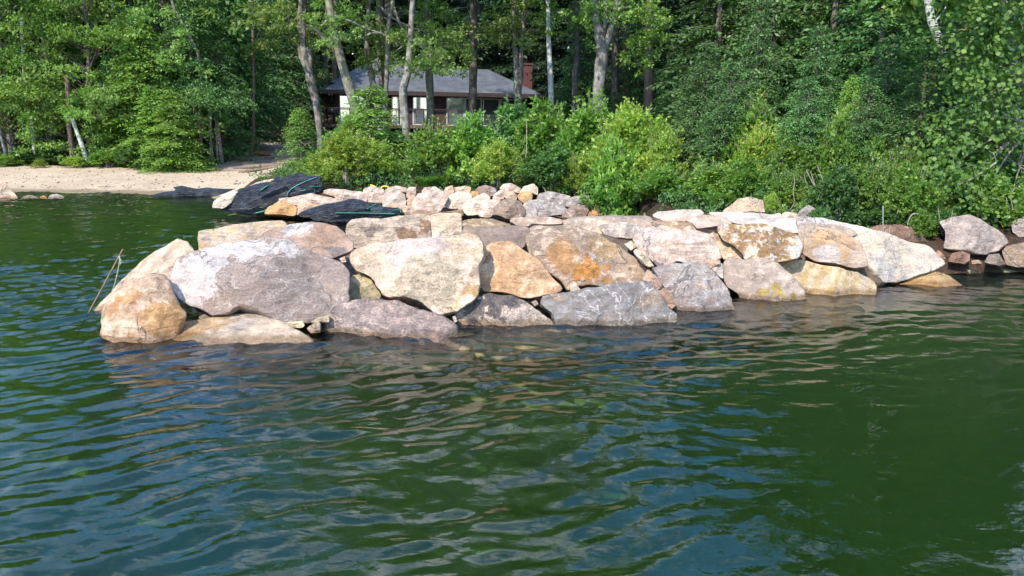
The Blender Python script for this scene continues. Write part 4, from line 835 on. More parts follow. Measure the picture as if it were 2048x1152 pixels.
# -- behind the cabin
GB = 'tall conifers behind the cabin'
for px, Y, top, lb in ((600, 57, 19, 'leftmost tall dark conifer behind the cabin roof'), (690, 60, 20, 'tall conifer behind the left slope of the cabin roof'), (780, 58, 19, 'tall conifer directly behind the high roof point of the cabin'),
                       (870, 61, 20, 'tall conifer behind the middle of the cabin roof'), (960, 58, 19, 'tall conifer behind the roof beside the dark straight trunk'), (1050, 56, 19, 'tall dark conifer right behind the brick chimney'),
                       (1140, 52, 18, 'tall conifer in the dark wood right of the white trunk'), (1240, 50, 18, 'tall conifer behind the reddish trunks in the dark wood'), (1330, 44, 17, 'tall conifer in the dark wood, right of the reddish trunks'),
                       (1430, 40, 17, 'tall dark conifer behind the right-hand hemlocks'), (1550, 36, 17, 'tall dark conifer high above the yellow-green sapling'), (1680, 32, 17, 'tall dark conifer above the right-hand hemlock slope'),
                       (1800, 30, 17, 'tall dark conifer left of the white birch trunk'), (1950, 28, 16, 'tall dark conifer behind the broad-leaved tree at the right edge'), (2120, 26, 15, 'tall dark conifer beyond the right edge of the photo')):
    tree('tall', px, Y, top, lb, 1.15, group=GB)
# -- right hemlock slope
GR = 'hemlocks on the right bank'
for key, px, Y, top, wf, lb in (
    ('hem_a', 1420, 24.5, 8.8, 1.05, 'broad drooping hemlock right of the reddish trunks'), ('hem_d', 1400, 20.5, 4.3, 1.1, 'low dark hemlock behind the large yellow-green bush'),
    ('hem_b', 1530, 23.5, 8.6, .95, 'hemlock behind the nodding leader, centre right'), ('hem_d', 1500, 19.0, 5.1, .75, 'slender hemlock with a nodding tip, centre right'),
    ('hem_d', 1620, 18.6, 4.5, .85, 'hemlock with a drooping tip, left of the yellow-green sapling'), ('hem_a', 1640, 23.0, 8.8, 1.05, 'big dark hemlock above the yellow-green sapling'),
    ('hem_a', 1740, 20.5, 7.6, 1.0, 'big layered hemlock left of the white birch trunk'), ('hem_d', 1760, 17.4, 4.2, 1.0, 'hemlock with low feathery sprays under the white birch'),
    ('hem_b', 1850, 21.5, 8.5, 1.05, 'hemlock around the foot of the white birch trunk'), ('hem_d', 1880, 17.0, 4.8, 1.0, 'dense green hemlock left of the broad-leaved tree'),
    ('hem_a', 1985, 19.5, 8.0, 1.0, 'dark hemlock in the shade at the right edge'), ('hem_d', 2060, 16.4, 4.2, .9, 'dark low hemlock cut by the right edge'),
    ('hem_d', 1605, 15.6, 3.2, 1.1, 'drooping hemlock low on the bank above the pointed grey stone'), ('hem_d', 1725, 15.1, 3.1, 1.1, 'drooping low hemlock behind the metal rods'), ('hem_d', 1835, 15.3, 3.7, 1.0, 'drooping hemlock just left of the big round leaves'), ('hem_d', 1450, 17.2, 3.6, 1.1, 'drooping hemlock right of the largest yellow-green bush'),
    ('br_c', 1990, 16.2, 5.6, .9, 'dark leafy tree directly behind the big round leaves at the right edge'),
    ('hem_d', 1340, 27.5, 4.8, .9, 'dark hemlock low behind the large bush, right of the thickest reddish trunk'), ('hem_c', 1690, 16.8, 3.3, .62, 'bright yellow-green sapling with a pointed tip on the right bank'),
    ('hem_b', 1270, 36, 9, .9, 'dark hemlock in the gloom between the reddish trunks'), ('hem_a', 1160, 38, 9, .8, 'dark hemlock in the gloom right of the cabin'),
    ('tall2', 1480, 30, 14, 1.0, 'tall conifer behind the right-hand hemlocks, nearer the shore'), ('tall2', 1700, 26, 14, 1.0, 'tall conifer rising behind the big layered hemlock'), ('tall2', 1900, 24, 14, 1.0, 'tall conifer rising behind the white birch')):
    tree(key, px, Y, top, lb, wf, group=GR)

# -- trees traced one by one: trunks with limbs, crowns in clumps, plus the crown out of frame above
def traced(name, label, Y, trunks, bark, clumps, lm, leaf=.10, nl=150, above=None, seed=1, group='trees round the cabin', dY=0.0):
    x0, y0 = trunks[0][0][0], trunks[0][0][1]; b0 = atY(x0, y0, Y); g = float(ground_z(b0[0], Y)); base = np.array([b0[0], Y, min(g, b0[2]) - .1])
    tr = []; r = np.random.default_rng(seed)
    for ti, (*pts, ) in enumerate(trunks):
        p3 = [atY(a[0], a[1], Y + (dY * i if ti else 0)) - base for i, a in enumerate(pts)]; rr = [a[2] * .88 / FPX * Y for a in pts]
        if ti == 0: p3 = [p3[0] * [1, 1, 0] + [0, 0, -.1]] + p3 if p3[0][2] > .1 else p3; rr = [rr[0] * 1.25] + rr if len(p3) > len(rr) else rr
        tr.append(smoothline(p3, rr, 5))
    t = empty(name, base, label=label, cat='tree', group=group)
    L_ = []; twg = []
    for (cx_, cy_, rx, ry) in clumps:
        for _ in range(max(1, int(rx * ry / 170))):
            a = r.uniform(0, 6.28); q = math.sqrt(r.uniform(0, 1)); c = atY(cx_ + rx * q * math.cos(a), cy_ + ry * q * math.sin(a), Y + r.uniform(-1.2, 1.2)) - base
            s = r.uniform(.35, .62); L_.append(clump_leaves(r, c, np.array([s, s, s * .5]), nl, leaf))
            if r.uniform() < .5: e = atY(cx_, cy_, Y) - base; twg.append(smoothline([e, (e + c) / 2 + [0, 0, -.05], c], [.02, .012, .005], 2))
    if above:
        top = tr[0][0][-1]; n_, R_a, h_a, s_a = above
        if n_ > 0:
            tr.append(smoothline([top, top + [.2, .3, h_a * .5], top + [0, .2, h_a]], [tr[0][1][-1], tr[0][1][-1] * .6, .04], 4))
        for _ in range(n_):
            a = r.uniform(0, 6.28); q = math.sqrt(r.uniform(0, 1)) * R_a; c = top + np.array([q * math.cos(a), q * math.sin(a), r.uniform(.5, h_a + 1)]); s = r.uniform(.7, 1.2) * s_a
            L_.append(clump_leaves(r, c, np.array([s, s, s * .45]), 110, leaf * 1.9))
    v, f = tubes(tr + twg, 10, seed, .035); mesh('trunk', v, f, bark, t)
    if L_: v, f = join_leaves(L_); mesh('crown', v, f, lm, t, False)
    return t
AB = (60, 3.4, 9, 1.25)  # unseen upper crowns, made tall to keep sky out of the lake's reflection
traced('maple_tree', 'broken-topped leaning trunk with a torn fork, just left of the cabin', 31, [[(640, 268, 7), (634, 215, 8.5), (622, 160, 10), (612, 125, 10), (606, 92, 7)], [(614, 140, 6), (601, 112, 5), (596, 85, 3)], [(620, 150, 5), (620, 110, 7), (615, 96, 6)], [(606, 95, 6), (600, 40, 6), (604, -10, 6)]], M_bk,
       [(598, 62, 34, 36), (640, 150, 12, 14), (560, 30, 40, 26), (520, 60, 34, 40), (500, 95, 24, 20)], M_lf2, above=AB, seed=31)
traced('maple_tree', 'leaning lichen-grey trunk crossing in front of the cabin\'s left windows', 28, [[(722, 262, 10), (712, 225, 10), (696, 168, 11), (682, 120, 10), (672, 75, 9), (663, 30, 9), (655, -10, 8)], [(678, 100, 6), (652, 80, 6), (632, 58, 4), (612, 50, 2)], [(672, 25, 3), (640, 55, 2), (622, 66, 1.2)], [(664, 30, 4), (700, 42, 2.5), (740, 60, 1.6), (790, 74, 1)]], M_bkg,
       [(650, 30, 45, 26), (690, 62, 30, 22), (655, 100, 18, 20), (720, 25, 40, 22)], M_lf2, above=AB, seed=32, dY=-.15)
traced('maple_tree', 'thin bent trunk in front of the cabin roof, left of two upright ones', 33, [[(762, 262, 7), (756, 200, 7), (746, 168, 7), (738, 128, 6), (733, 90, 6), (736, 30, 5), (740, -10, 5)]], M_bk, [(735, 95, 30, 26), (770, 60, 40, 30), (722, 132, 24, 14)], M_lf, above=AB, seed=33)
traced('maple_tree', 'upright mossy trunk in front of the cabin\'s high roof point', 34, [[(768, 262, 10), (767, 200, 10), (765, 150, 9), (762, 100, 9), (760, 40, 8), (760, -10, 8)]], M_bkg, [(770, 118, 42, 22), (800, 88, 38, 24), (745, 118, 34, 20), (770, 150, 22, 10)], M_lf, above=AB, seed=34)
traced('maple_tree', 'crooked pale trunk reaching the bushes, in front of the cabin door', 26, [[(813, 345, 8), (814, 290, 9), (811, 240, 9), (806, 200, 9), (807, 172, 9), (815, 150, 8), (818, 115, 7), (822, 60, 6), (826, -10, 6)]], M_bk, [(830, 128, 34, 20), (860, 108, 40, 24), (880, 130, 22, 12), (806, 90, 30, 20)], M_lf2, above=(60, 3.4, 8, 1.2), seed=35)
traced('maple_tree', 'mossy upright trunk between the two bright windows of the cabin', 35, [[(861, 268, 9), (861, 215, 9), (859, 160, 9), (857, 100, 8), (855, 40, 8), (855, -10, 7)]], M_bkg, [(862, 128, 26, 12), (905, 150, 24, 8), (880, 60, 50, 34), (920, 90, 30, 20), (850, 20, 40, 20)], M_lf, above=AB, seed=36)
traced('pine_tree', 'tall straight dark pine trunk in front of the cabin roof', 33, [[(944, 262, 9), (945, 200, 9), (947, 130, 9), (947, 60, 8.5), (947, -10, 8)]], M_bkd, [(905, 40, 24, 18)], M_lf, above=AB, seed=37)
traced('birch_tree', 'long sweeping bare-tipped limb over the cabin roof, from a birch out of view', 29, [[(770, 262, 5), (774, 120, 5), (778, 40, 5), (785, 10, 5)], [(785, 10, 3.5), (805, 60, 3), (838, 88, 3), (868, 104, 2.6), (892, 128, 2), (915, 146, 1.2)], [(760, 14, 3), (790, 40, 2.4), (835, 60, 2), (870, 66, 1.4)], [(724, 78, 3), (745, 64, 2.5), (775, 72, 1.6), (796, 92, 1)], [(822, 84, 1.6), (800, 96, 1.2), (782, 108, .8)], [(845, 92, 1.5), (848, 125, 1.2), (846, 158, .8)]], M_bk,
       [(868, 118, 40, 22), (905, 128, 26, 18), (880, 90, 44, 22), (930, 110, 12, 12), (840, 60, 40, 20), (920, 60, 24, 26)], M_lf2, leaf=.085, above=(20, 2.6, 4, .9), seed=38)
traced('maple_tree', 'twin grey trunks joined at the foot, left of the chimney', 31, [[(1036, 300, 8), (1036, 250, 8), (1036, 205, 8), (1035, 180, 9), (1033, 140, 6), (1030, 100, 5.5), (1028, 60, 5), (1026, -10, 5)], [(1038, 185, 6), (1042, 140, 6), (1043, 100, 5), (1046, 50, 5), (1050, -10, 4)]], M_bk,
       [(1030, 72, 44, 28), (1005, 40, 40, 26), (1060, 60, 26, 26), (985, 60, 16, 14), (1040, 20, 40, 20)], M_lf2, above=AB, seed=39)
traced('birch_tree', 'smooth pale birch trunk right of the chimney', 30, [[(1104, 270, 6.5), (1103, 218, 6.5), (1101, 160, 6), (1098, 100, 5.5), (1097, 50, 5), (1096, -10, 5)]], M_bir, [(1100, 35, 30, 24), (1080, 10, 30, 18), (1135, 45, 24, 20)], M_lf, above=AB, seed=40)
traced('dead_tree', 'dark knotty trunk between the pale birch and the forked tree', 32, [[(1148, 265, 6), (1149, 210, 6), (1150, 150, 7), (1154, 110, 5), (1154, 60, 5), (1152, -10, 4)]], M_bkd, [(1160, 40, 24, 20), (1150, 180, 16, 10)], M_lf, above=(20, 2.6, 4, 1.0), seed=41)
traced('maple_tree', 'large forked flaky-barked trunk standing right of the cabin', 25.5, [[(1193, 275, 11), (1194, 215, 11), (1198, 165, 13), (1203, 125, 14), (1205, 100, 13), (1196, 60, 9), (1190, 20, 8), (1188, -10, 7)], [(1206, 115, 9), (1217, 75, 8), (1226, 45, 7), (1234, 10, 6), (1238, -10, 5)], [(1200, 110, 7), (1204, 75, 6), (1212, 40, 5), (1210, -10, 4)]], M_bk,
       [(1190, 25, 40, 28), (1275, 30, 40, 30), (1310, 55, 30, 26), (1300, 95, 22, 22), (1270, 125, 26, 22), (1262, 95, 20, 24), (1190, 80, 16, 22), (1240, 10, 40, 18)], M_lf, above=AB, seed=42)
traced('birch_tree', 'white birch trunk curving into the frame at the upper right', 19, [[(1896, 330, 7), (1892, 200, 7), (1886, 110, 8), (1876, 75, 9), (1864, 45, 9), (1858, 15, 8), (1853, -15, 8)], [(1866, 48, 2), (1890, 20, 1.5), (1900, -10, 1)]], M_bir, [(1830, 15, 30, 16)], M_lf, above=(30, 2.6, 4, .9), seed=43)
for px, r0, bk, Yt, lb in ((652, 5, M_bkr, 48, 'pale reddish trunk behind the left end of the cabin roof'), (669, 5, M_bkr, 50, 'reddish trunk just right of another behind the left end of the roof'), (1230, 8, M_bkd, 36, 'brown trunk in the dark wood, just right of the forked tree'),
                           (1251, 6, M_bkr, 38, 'slimmer reddish brown trunk in the dark wood, middle of three'), (1297, 10, M_bkr, 33, 'thickest reddish brown trunk in the dark wood, rightmost of three')):
    traced('pine_tree', lb, Yt, [[(px, 262, r0), (px, 120, r0), (px + 2, -10, r0 * .9)]], bk, [], M_hem, above=(16, 3, 5, 1.1), seed=int(px))
for pts, bk, Yt, lb, cl, nm in (([(206, 100, 8), (207, 60, 7), (203, 20, 6), (200, -15, 6)], M_bk, 30.5, 'grey upright trunk high among the left foliage, left of a paler one', [(190, 30, 26, 20)], 'maple_tree'),
    ([(228, 105, 4), (227, 60, 5), (226, 20, 5), (224, -15, 4)], M_bir, 30.2, 'slim cream trunk high among the left foliage, right of a greyer one', [(240, 20, 20, 12)], 'birch_tree'),
    ([(402, 330, 3), (404, 180, 3), (398, 110, 3), (375, 62, 3), (352, 26, 3), (340, -10, 3)], M_bk, 28.4, 'leaning thin birch trunk running down to the right above the bright hemlock', [(330, 90, 46, 28), (320, 120, 40, 20), (290, 75, 26, 16), (350, 130, 30, 18), (400, 170, 34, 34), (395, 230, 30, 30)], 'birch_tree'),
    ([(502, 318, 5), (507, 270, 4), (507, 180, 3.5), (506, 90, 3), (505, -10, 2.5)], M_bkr, 31.5, 'slim straight trunk beside the path, left of the young spruce', [], 'pine_tree'),
    ([(16, 335, 4), (10, 300, 3.5), (2, 275, 3), (-4, 240, 3)], M_bk, 26.6, 'bent slim trunk at the left edge by the sand', [(0, 200, 24, 30)], 'maple_tree'),
    ([(70, 330, 4), (68, 290, 4), (62, 240, 4), (50, 180, 3.5), (42, 30, 3)], M_bir, 27.2, 'pale slim trunk behind the yellow bush at the left', [(60, 200, 30, 30)], 'birch_tree'),
    ([(147, 335, 6), (142, 285, 5.5), (138, 250, 5), (134, 150, 5)], M_bkr, 26.8, 'reddish trunk at the edge of the sand, left of the leaning white one', [(150, 215, 40, 30)], 'maple_tree'),
    ([(176, 330, 5), (164, 290, 5), (154, 265, 4), (140, 220, 4)], M_bir, 26.6, 'leaning white trunk at the edge of the sand', [(190, 240, 34, 24), (215, 205, 30, 24)], 'birch_tree')):
    traced(nm, lb, Yt, [pts], bk, cl, M_lf if nm == 'maple_tree' else M_lf2, above=None, seed=int(abs(pts[0][0])) + 5, nl=170, group=GL)
for i, (px, dx, r0, lb) in enumerate(((404, -2, 4, 'reddish, leftmost of the bundle of thin trunks by the path'), (418, 2, 2.5, 'second from the left in the bundle of thin trunks by the path'), (427, -4, 3, 'third from the left in the bundle of thin trunks by the path'),
                                     (437, -3, 2.2, 'fourth from the left in the bundle of thin trunks by the path'), (447, -6, 4.2, 'thickest and rightmost of the bundle of thin trunks by the path'))):
    traced('thin_tree', lb, 27.3 + .2 * i, [[(px, 340, r0), (px + dx, 300, r0), (px + dx * 2, 250, r0 * .8), (px + dx * 2.5, 200, r0 * .5)]], M_bkr if i == 0 else M_bk, [(px - 16 + 8 * i, 212, 36, 30), (px - 10 + 8 * i, 190, 24, 20)], M_hem, seed=60 + i, leaf=.09, group=GL)
# broad-leaved tree at the right edge, big round leaves hanging over the rocks
def bigleaf_tree():
    r = np.random.default_rng(5); Yt = 14.2; base = np.array([*atY(2075, 430, Yt)[:2], .75]); L_ = []; br = []
    stem = [base * 0, atY(2070, 250, Yt) - base, atY(2020, 100, Yt) - base, atY(2000, -20, Yt) - base, atY(2000, -160, Yt) - base]; br.append(smoothline(stem, [.09, .07, .05, .04, .02], 5))
    spots = [(1990, 60, 60, 62), (1950, 120, 50, 44), (2020, 150, 40, 40), (1960, 200, 44, 40), (1925, 260, 52, 34), (1990, 240, 40, 30), (1905, 310, 46, 34), (1880, 350, 40, 30), (1935, 380, 38, 34), (1960, 400, 28, 22), (1900, 400, 40, 26), (2030, 20, 30, 40), (1935, 60, 24, 24), (2035, 330, 22, 30), (2020, 400, 24, 16), (2030, 260, 20, 20)]
    for (cx_, cy_, rx, ry) in spots:
        for _ in range(max(2, int(rx * ry / 170))):
            a = r.uniform(0, 6.28); q = math.sqrt(r.uniform(0, 1)); c = atY(cx_ + rx * q * math.cos(a), cy_ + ry * q * math.sin(a), Yt + r.uniform(-.8, .8)) - base
            s = r.uniform(.18, .34); n = 62; C = c + r.normal(size=(n, 3)) * s * [1, 1, .6]; D = r.normal(size=(n, 3)) * .6; D[:, 2] -= .6; Nn = r.normal(size=(n, 3)) * .45 + [0, -.45, .8]; L_.append((C, D, Nn, r.uniform(.055, .09, n)))
        e = atY(cx_, cy_, Yt) - base
        for _ in range(9): q2 = e + r.normal(size=3) * [.32, .3, .28]; br.append(smoothline([e, (e + q2) / 2 + [0, 0, .04], q2], [.008, .006, .003], 2))
        k0 = stem[1] if cy_ > 180 else stem[2]; br.append(smoothline([k0, (k0 + e) / 2 + [0, 0, .2], e], [.035, .02, .006], 4))
    for _ in range(46):
        a = r.uniform(0, 6.28); q = math.sqrt(r.uniform(0, 1)) * 2.2; c = stem[-1] + np.array([q * math.cos(a), q * math.sin(a), r.uniform(-1, 2.5)]); L_.append(clump_leaves(r, c, np.array([.7, .7, .4]), 110, .16))
    t = empty('hazel_tree', base, label='broad-leaved tree with big round leaves hanging over the rocks at the right edge', cat='tree')
    v, f = tubes(br, 8, 3); mesh('trunk', v, f, M_twig, t)
    C = np.vstack([a[0] for a in L_]); D = np.vstack([a[1] for a in L_]); Nn = np.vstack([a[2] for a in L_]); s = np.concatenate([a[3] for a in L_]); n = len(C)
    D = D / np.linalg.norm(D, axis=1)[:, None]; Sd = np.cross(D, Nn); Sd /= np.linalg.norm(Sd, axis=1)[:, None]; V = np.empty((n, 6, 3)); s = s[:, None]
    for i, (l_, w_) in enumerate(((0, 0), (.28, .46), (.72, .42), (1, 0), (.72, -.42), (.28, -.46))): V[:, i] = C + D * s * l_ + Sd * s * w_
    mesh('crown', V.reshape(-1, 3), np.arange(n * 6).reshape(n, 6), leafmat('hazel_leaves', (.08, .17, .03), (.12, .23, .04), (.18, .29, .06), .32), t, False)
bigleaf_tree()

# -- shrubs
for key, px, Y, top, w, lb in (
    ('sh_y', 692, 20.4, 268, 122, 'yellow-green bush with golden tips behind the black curtains'), ('sh_y2', 752, 20.8, 285, 90, 'yellowing bush right beside the golden-tipped one'),
    ('sh_g', 640, 21.0, 305, 90, 'low green bush at the foot of the young spruce'), ('sh_g2', 800, 22.5, 285, 110, 'green bush around the crooked pale trunk'),
    ('sh_g', 870, 20.6, 256, 110, 'loose yellow-green bush with bare pale stems, left of two'), ('sh_g2', 935, 20.6, 246, 110, 'loose yellow-green bush with bare stems, right of two'), ('sh_y', 995, 19.8, 288, 105, 'low bright yellow bush left of the red float'),
    ('sh_d', 1030, 24, 215, 120, 'darker green bush under the chimney'), ('sh_d', 930, 25, 262, 120, 'dark bush under the cabin\'s right windows'), ('sh_g2', 1095, 21.4, 222, 130, 'mid-green bush in the centre behind the red float'),
    ('sh_d', 1110, 19.6, 300, 120, 'dark green low bush right of the red float'), ('sh_g', 1180, 20.4, 212, 140, 'tall green bush in front of the forked trunk'), ('sh_y', 1262, 18.0, 222, 150, 'large yellow-green bush, its top the highest of the bushes in the centre'),
    ('sh_y2', 1325, 17.5, 262, 110, 'yellow-green bush merging into the right side of the largest one'), ('sh_g2', 1235, 16.9, 305, 130, 'green lower bush in front of the largest yellow-green one'), ('sh_g', 1330, 16.2, 335, 110, 'green low bush above the white-edged top slab'),
    ('sh_y2', 1160, 18.2, 312, 76, 'small sparse yellow bush above the slate-grey boulder'), ('sh_d', 1200, 17.6, 350, 90, 'dark fern-like bush above the red leaf litter'),
    ('sh_g', 1500, 17.2, 215, 130, 'pale green bush among the hemlocks, centre right'), ('sh_d', 1450, 18.4, 260, 130, 'dark bush in the hemlocks, right of the largest yellow-green bush'), ('sh_y', 1522, 16.4, 262, 115, 'bright yellow-green bush in the middle of the right bank'),
    ('sh_g', 1585, 15.4, 282, 120, 'green bush above the pointed grey stone'), ('sh_g2', 1668, 15.2, 252, 90, 'rounded bush hanging over bare grey stems'), ('sh_d', 1640, 16.0, 300, 150, 'dark bush over the tangle of bare stems'),
    ('sh_g2', 1740, 14.9, 292, 100, 'green bush above the two thin metal rods'), ('sh_g', 1812, 14.6, 305, 110, 'dense green bush left of the big light grey shore boulder'), ('sh_y2', 1890, 14.0, 375, 90, 'bright leafy bush touching the big light grey shore boulder'),
    ('sh_g2', 1840, 13.9, 400, 90, 'leafy bush low beside the dark brown shaded boulder'), ('sh_big', 1930, 14.6, 300, 140, 'large-leaved bush over the big light grey shore boulder'), ('sh_d', 2010, 15.2, 330, 130, 'dark bush in the shade at the right edge'),
    ('sh_big', 2040, 14.2, 385, 60, 'small light green bush above the right-edge boulders'), ('sh_d', 1550, 15.2, 350, 110, 'dark bush behind the tan and white boulder on the bank'), ('sh_d', 1740, 15.2, 350, 110, 'dark bush right behind the thin metal rods'),
    ('sh_g', 1575, 14.6, 345, 90, 'light green bush directly above the two loose white stones'), ('sh_g2', 1500, 15.3, 330, 100, 'green bush behind the fern patch on the bank'), ('sh_d', 1690, 13.6, 340, 110, 'dark green bush hanging low behind the great white slab'), ('sh_g', 1765, 13.4, 330, 110, 'fresh green bush right behind the taller metal rod'), ('sh_g2', 1830, 13.3, 345, 100, 'leafy bush hanging over the tip of the great white slab'), ('sh_g2', 1965, 13.9, 340, 100, 'broad green bush over the right part of the big shore boulder'), ('sh_g', 2035, 13.8, 370, 90, 'green bush hanging over the lichen-spotted boulder at the right edge'), ('sh_g', 1420, 15.6, 330, 110, 'mid-green bush between the largest yellow bush and the fern'),
    ('sh_d', 1655, 13.1, 418, 70, 'small dark bush at the left end of the great white slab top'), ('sh_g2', 1862, 12.9, 425, 60, 'small green bush in the gap between the great white slab and the big shore boulder'), ('sh_d', 1905, 13.1, 420, 70, 'small dark bush at the left shoulder of the big shore boulder'), ('sh_d', 1785, 13.2, 410, 90, 'small dark bush behind the short metal rod'),
    ('sh_d', 1700, 13.9, 395, 90, 'dark low bush behind the sloping top of the great white slab'), ('sh_g', 1800, 13.6, 400, 70, 'green low bush hanging over the dark brown shaded boulder'), ('sh_d', 1975, 14.2, 400, 90, 'dark low bush between the two right-edge boulders'), ('sh_d', 1640, 14.4, 385, 80, 'dark low bush right behind the white oval stone'),
    ('sh_y', 76, 26.0, 318, 28, 'small yellow bush on the sand at the left'), ('sh_y2', 150, 26.2, 312, 50, 'small yellow-green bush at the foot of the leaning white trunk'), ('sh_g', 215, 26.4, 300, 70, 'low green bush at the back of the beach'),
    ('sh_d', 45, 27.0, 300, 70, 'dark low bush behind the small yellow one at the left'), ('sh_d', 110, 27.2, 300, 90, 'dark low bush between the slim trunks of the beach'), ('sh_g', 10, 26.2, 310, 46, 'green low bush at the left edge of the beach'), ('sh_d', 280, 26.2, 290, 80, 'dark green bush left of the low bright hemlock'),
    ('sh_y', 1552, 14.0, 388, 38, 'tiny yellow bush right of the tan and white boulder on the bank'), ('sh_g2', 700, 24, 245, 90, 'green bush under the cabin\'s left windows'), ('sh_d', 780, 25, 265, 110, 'dark bush in front of the cabin door')):
    shrub(key, px, Y, top, w, lb)
tree('spruce', 602, 21.4, atY(602, 212, 21.4)[2], 'young spruce with a pointed tip standing alone right of the path', 1.35)
tree('spruce', 742, 22.2, atY(742, 165, 22.2)[2], 'bushy young spruce in front of the cabin\'s left windows', 1.8)
tree('spruce', 705, 22.6, atY(705, 235, 22.6)[2], 'smaller young spruce left of the bushy one before the cabin', 1.7)
tree('spruce', 1120, 18.6, atY(1120, 335, 18.6)[2], 'low young hemlock with flat fronds above the grey riprap boulders', 2.2)
tree('spruce', 1375, 17.0, atY(1375, 345, 17.0)[2], 'low young hemlock between the large bush and the fern', 1.8)
# ferns
def fern(px, pyb, Y, h, label, seed):
    r = np.random.default_rng(seed); c = atY(px, pyb, Y); C, D, Nn, LN = [], [], [], []
    for i in range(16):
        az = r.uniform(0, 6.28); s = np.linspace(0, 1, 26); lean_ = r.uniform(.3, .8); d = np.array([math.cos(az), math.sin(az), 0]); sd_ = np.array([-math.sin(az), math.cos(az), 0])
        Pp = d * (s * lean_ * h)[:, None] + np.array([0, 0, 1]) * (h * (s - .35 * s ** 2.2) * r.uniform(.8, 1.2))[:, None]
        for sg in (-1, 1): C.append(Pp[3:]); D.append(np.tile(sd_ * sg + d * .5 + [0, 0, .15], (23, 1))); Nn.append(np.tile([0, 0, 1.], (23, 1)) + r.normal(size=(23, 3)) * .2); LN.append(h * .22 * np.sin(s[3:] * 3.0) ** .7 + .01)
    V, F = leafquads(np.vstack(C), np.vstack(D), np.vstack(Nn), np.concatenate(LN), np.concatenate(LN) * .3)
    tag(mesh('fern', V, F, M_fern, None, False, c), label, 'fern', 'ferns among the stones')
fern(1428, 418, 14.6, .45, 'bright green fern on the bank left of the tan and white boulder', 1); fern(1452, 416, 14.9, .35, 'smaller fern beside the bright green one', 2); fern(1545, 410, 14.3, .3, 'small fern right of the tan and white boulder', 3)
fern(885, 378, 19.0, .5, 'fern at the crest of the riprap under the bare-stemmed bush', 4); fern(850, 380, 18.9, .45, 'grass-like fern at the riprap crest, left of another fern', 5); fern(1300, 402, 16.0, .4, 'fern at the foot of the largest yellow-green bush', 6)
# bare stems
def stems(name, label, Y, lines, cat='branch', mat=None):
    b = atY(*lines[0][0][:2], Y); tr = [smoothline([atY(a[0], a[1], Y) - b for a in l], [a[2] / FPX * Y for a in l], 4) for l in lines]
    v, f = tubes(tr, 6, int(lines[0][0][0])); tag(mesh(name, v, f, mat or M_twig, None, True, b), label, cat, 'bare stems in the undergrowth')
stems('bare_shrub', 'tangle of bare grey stems under the rounded bush on the right bank', 14.6, [[(1662, 416, 1.5), (1640, 395, 1.3), (1625, 365, 1.2), (1612, 340, .9)], [(1655, 415, 1.3), (1632, 380, 1.2), (1622, 345, 1)], [(1650, 412, 1.2), (1618, 385, 1), (1608, 350, .8)], [(1645, 412, 1.2), (1612, 378, 1), (1600, 352, .8)], [(1660, 412, 1), (1650, 372, 1), (1634, 330, .8)], [(1625, 408, 1), (1608, 392, .8), (1600, 372, .6)]])
stems('bare_shrub', 'single curved bare stem left of the pointed grey stone', 14.2, [[(1580, 420, .9), (1590, 405, 1), (1586, 385, .9), (1590, 360, .8), (1586, 345, .6)]])
stems('bare_branch', 'long bare branch reaching left through the broad-leaved tree', 13.7, [[(1992, 325, 2.2), (1965, 345, 2), (1925, 368, 1.8), (1895, 375, 1.3), (1868, 382, 1)], [(1920, 368, 1.2), (1905, 385, 1), (1890, 400, .8)], [(1965, 345, 1), (1950, 362, .7)], [(1885, 378, 1), (1872, 400, .8), (1862, 412, .6)], [(1992, 325, 1.4), (1990, 310, 1), (1978, 302, .8)]])
stems('driftwood_root', 'pale bleached root curling up behind the great white slab', 12.9, [[(1815, 450, 1.2), (1818, 438, 1.6), (1824, 428, 1.7), (1836, 428, 1.3)], [(1788, 440, .9), (1797, 420, .8)]], 'root')
stems('bare_shrub', 'four pale bare stems of the loose bush above the riprap', 20.0, [[(905, 372, 1.6), (902, 330, 1.4), (893, 290, 1.2), (885, 270, .8)], [(890, 372, 1.3), (878, 335, 1.2), (868, 310, 1)], [(942, 372, 1.6), (935, 330, 1.4), (932, 300, 1.2), (936, 280, .9)], [(932, 372, 1.2), (918, 335, 1), (910, 320, .8)]])
stems('bare_shrub', 'bare twigs hanging over the big light grey shore boulder', 12.9, [[(1884, 470, .8), (1880, 440, .8), (1876, 415, .6)], [(1902, 440, .6), (1905, 420, .5)], [(2026, 420, .9), (2020, 390, .8), (2030, 375, .6)], [(2018, 415, .7), (2012, 395, .6)]])
# the far-off wood: one mass of foliage, shade put into its colour, closing the view
def wood():
    r = np.random.default_rng(9); n = 150000; x = r.uniform(-70, 80, n); y = r.uniform(64, 78, n) - np.clip((np.abs(x) - 20) * .35, 0, 24); zt = 15 + 4 * np.sin(x * .35) + 3 * np.sin(x * .83 + 1) + np.clip(x * .12, -3, 6); z = ground_z(x, y) + r.uniform(0, 1, n) ** .8 * zt
    V, F = leafquads(np.stack([x, y, z], 1), r.normal(size=(n, 3)) + [0, 0, -.4], r.normal(size=(n, 3)) * .5 + [0, -.3, .8], r.uniform(.5, 1.2, n), r.uniform(.3, .6, n))
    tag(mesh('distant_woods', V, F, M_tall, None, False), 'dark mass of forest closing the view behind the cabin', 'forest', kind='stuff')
wood()

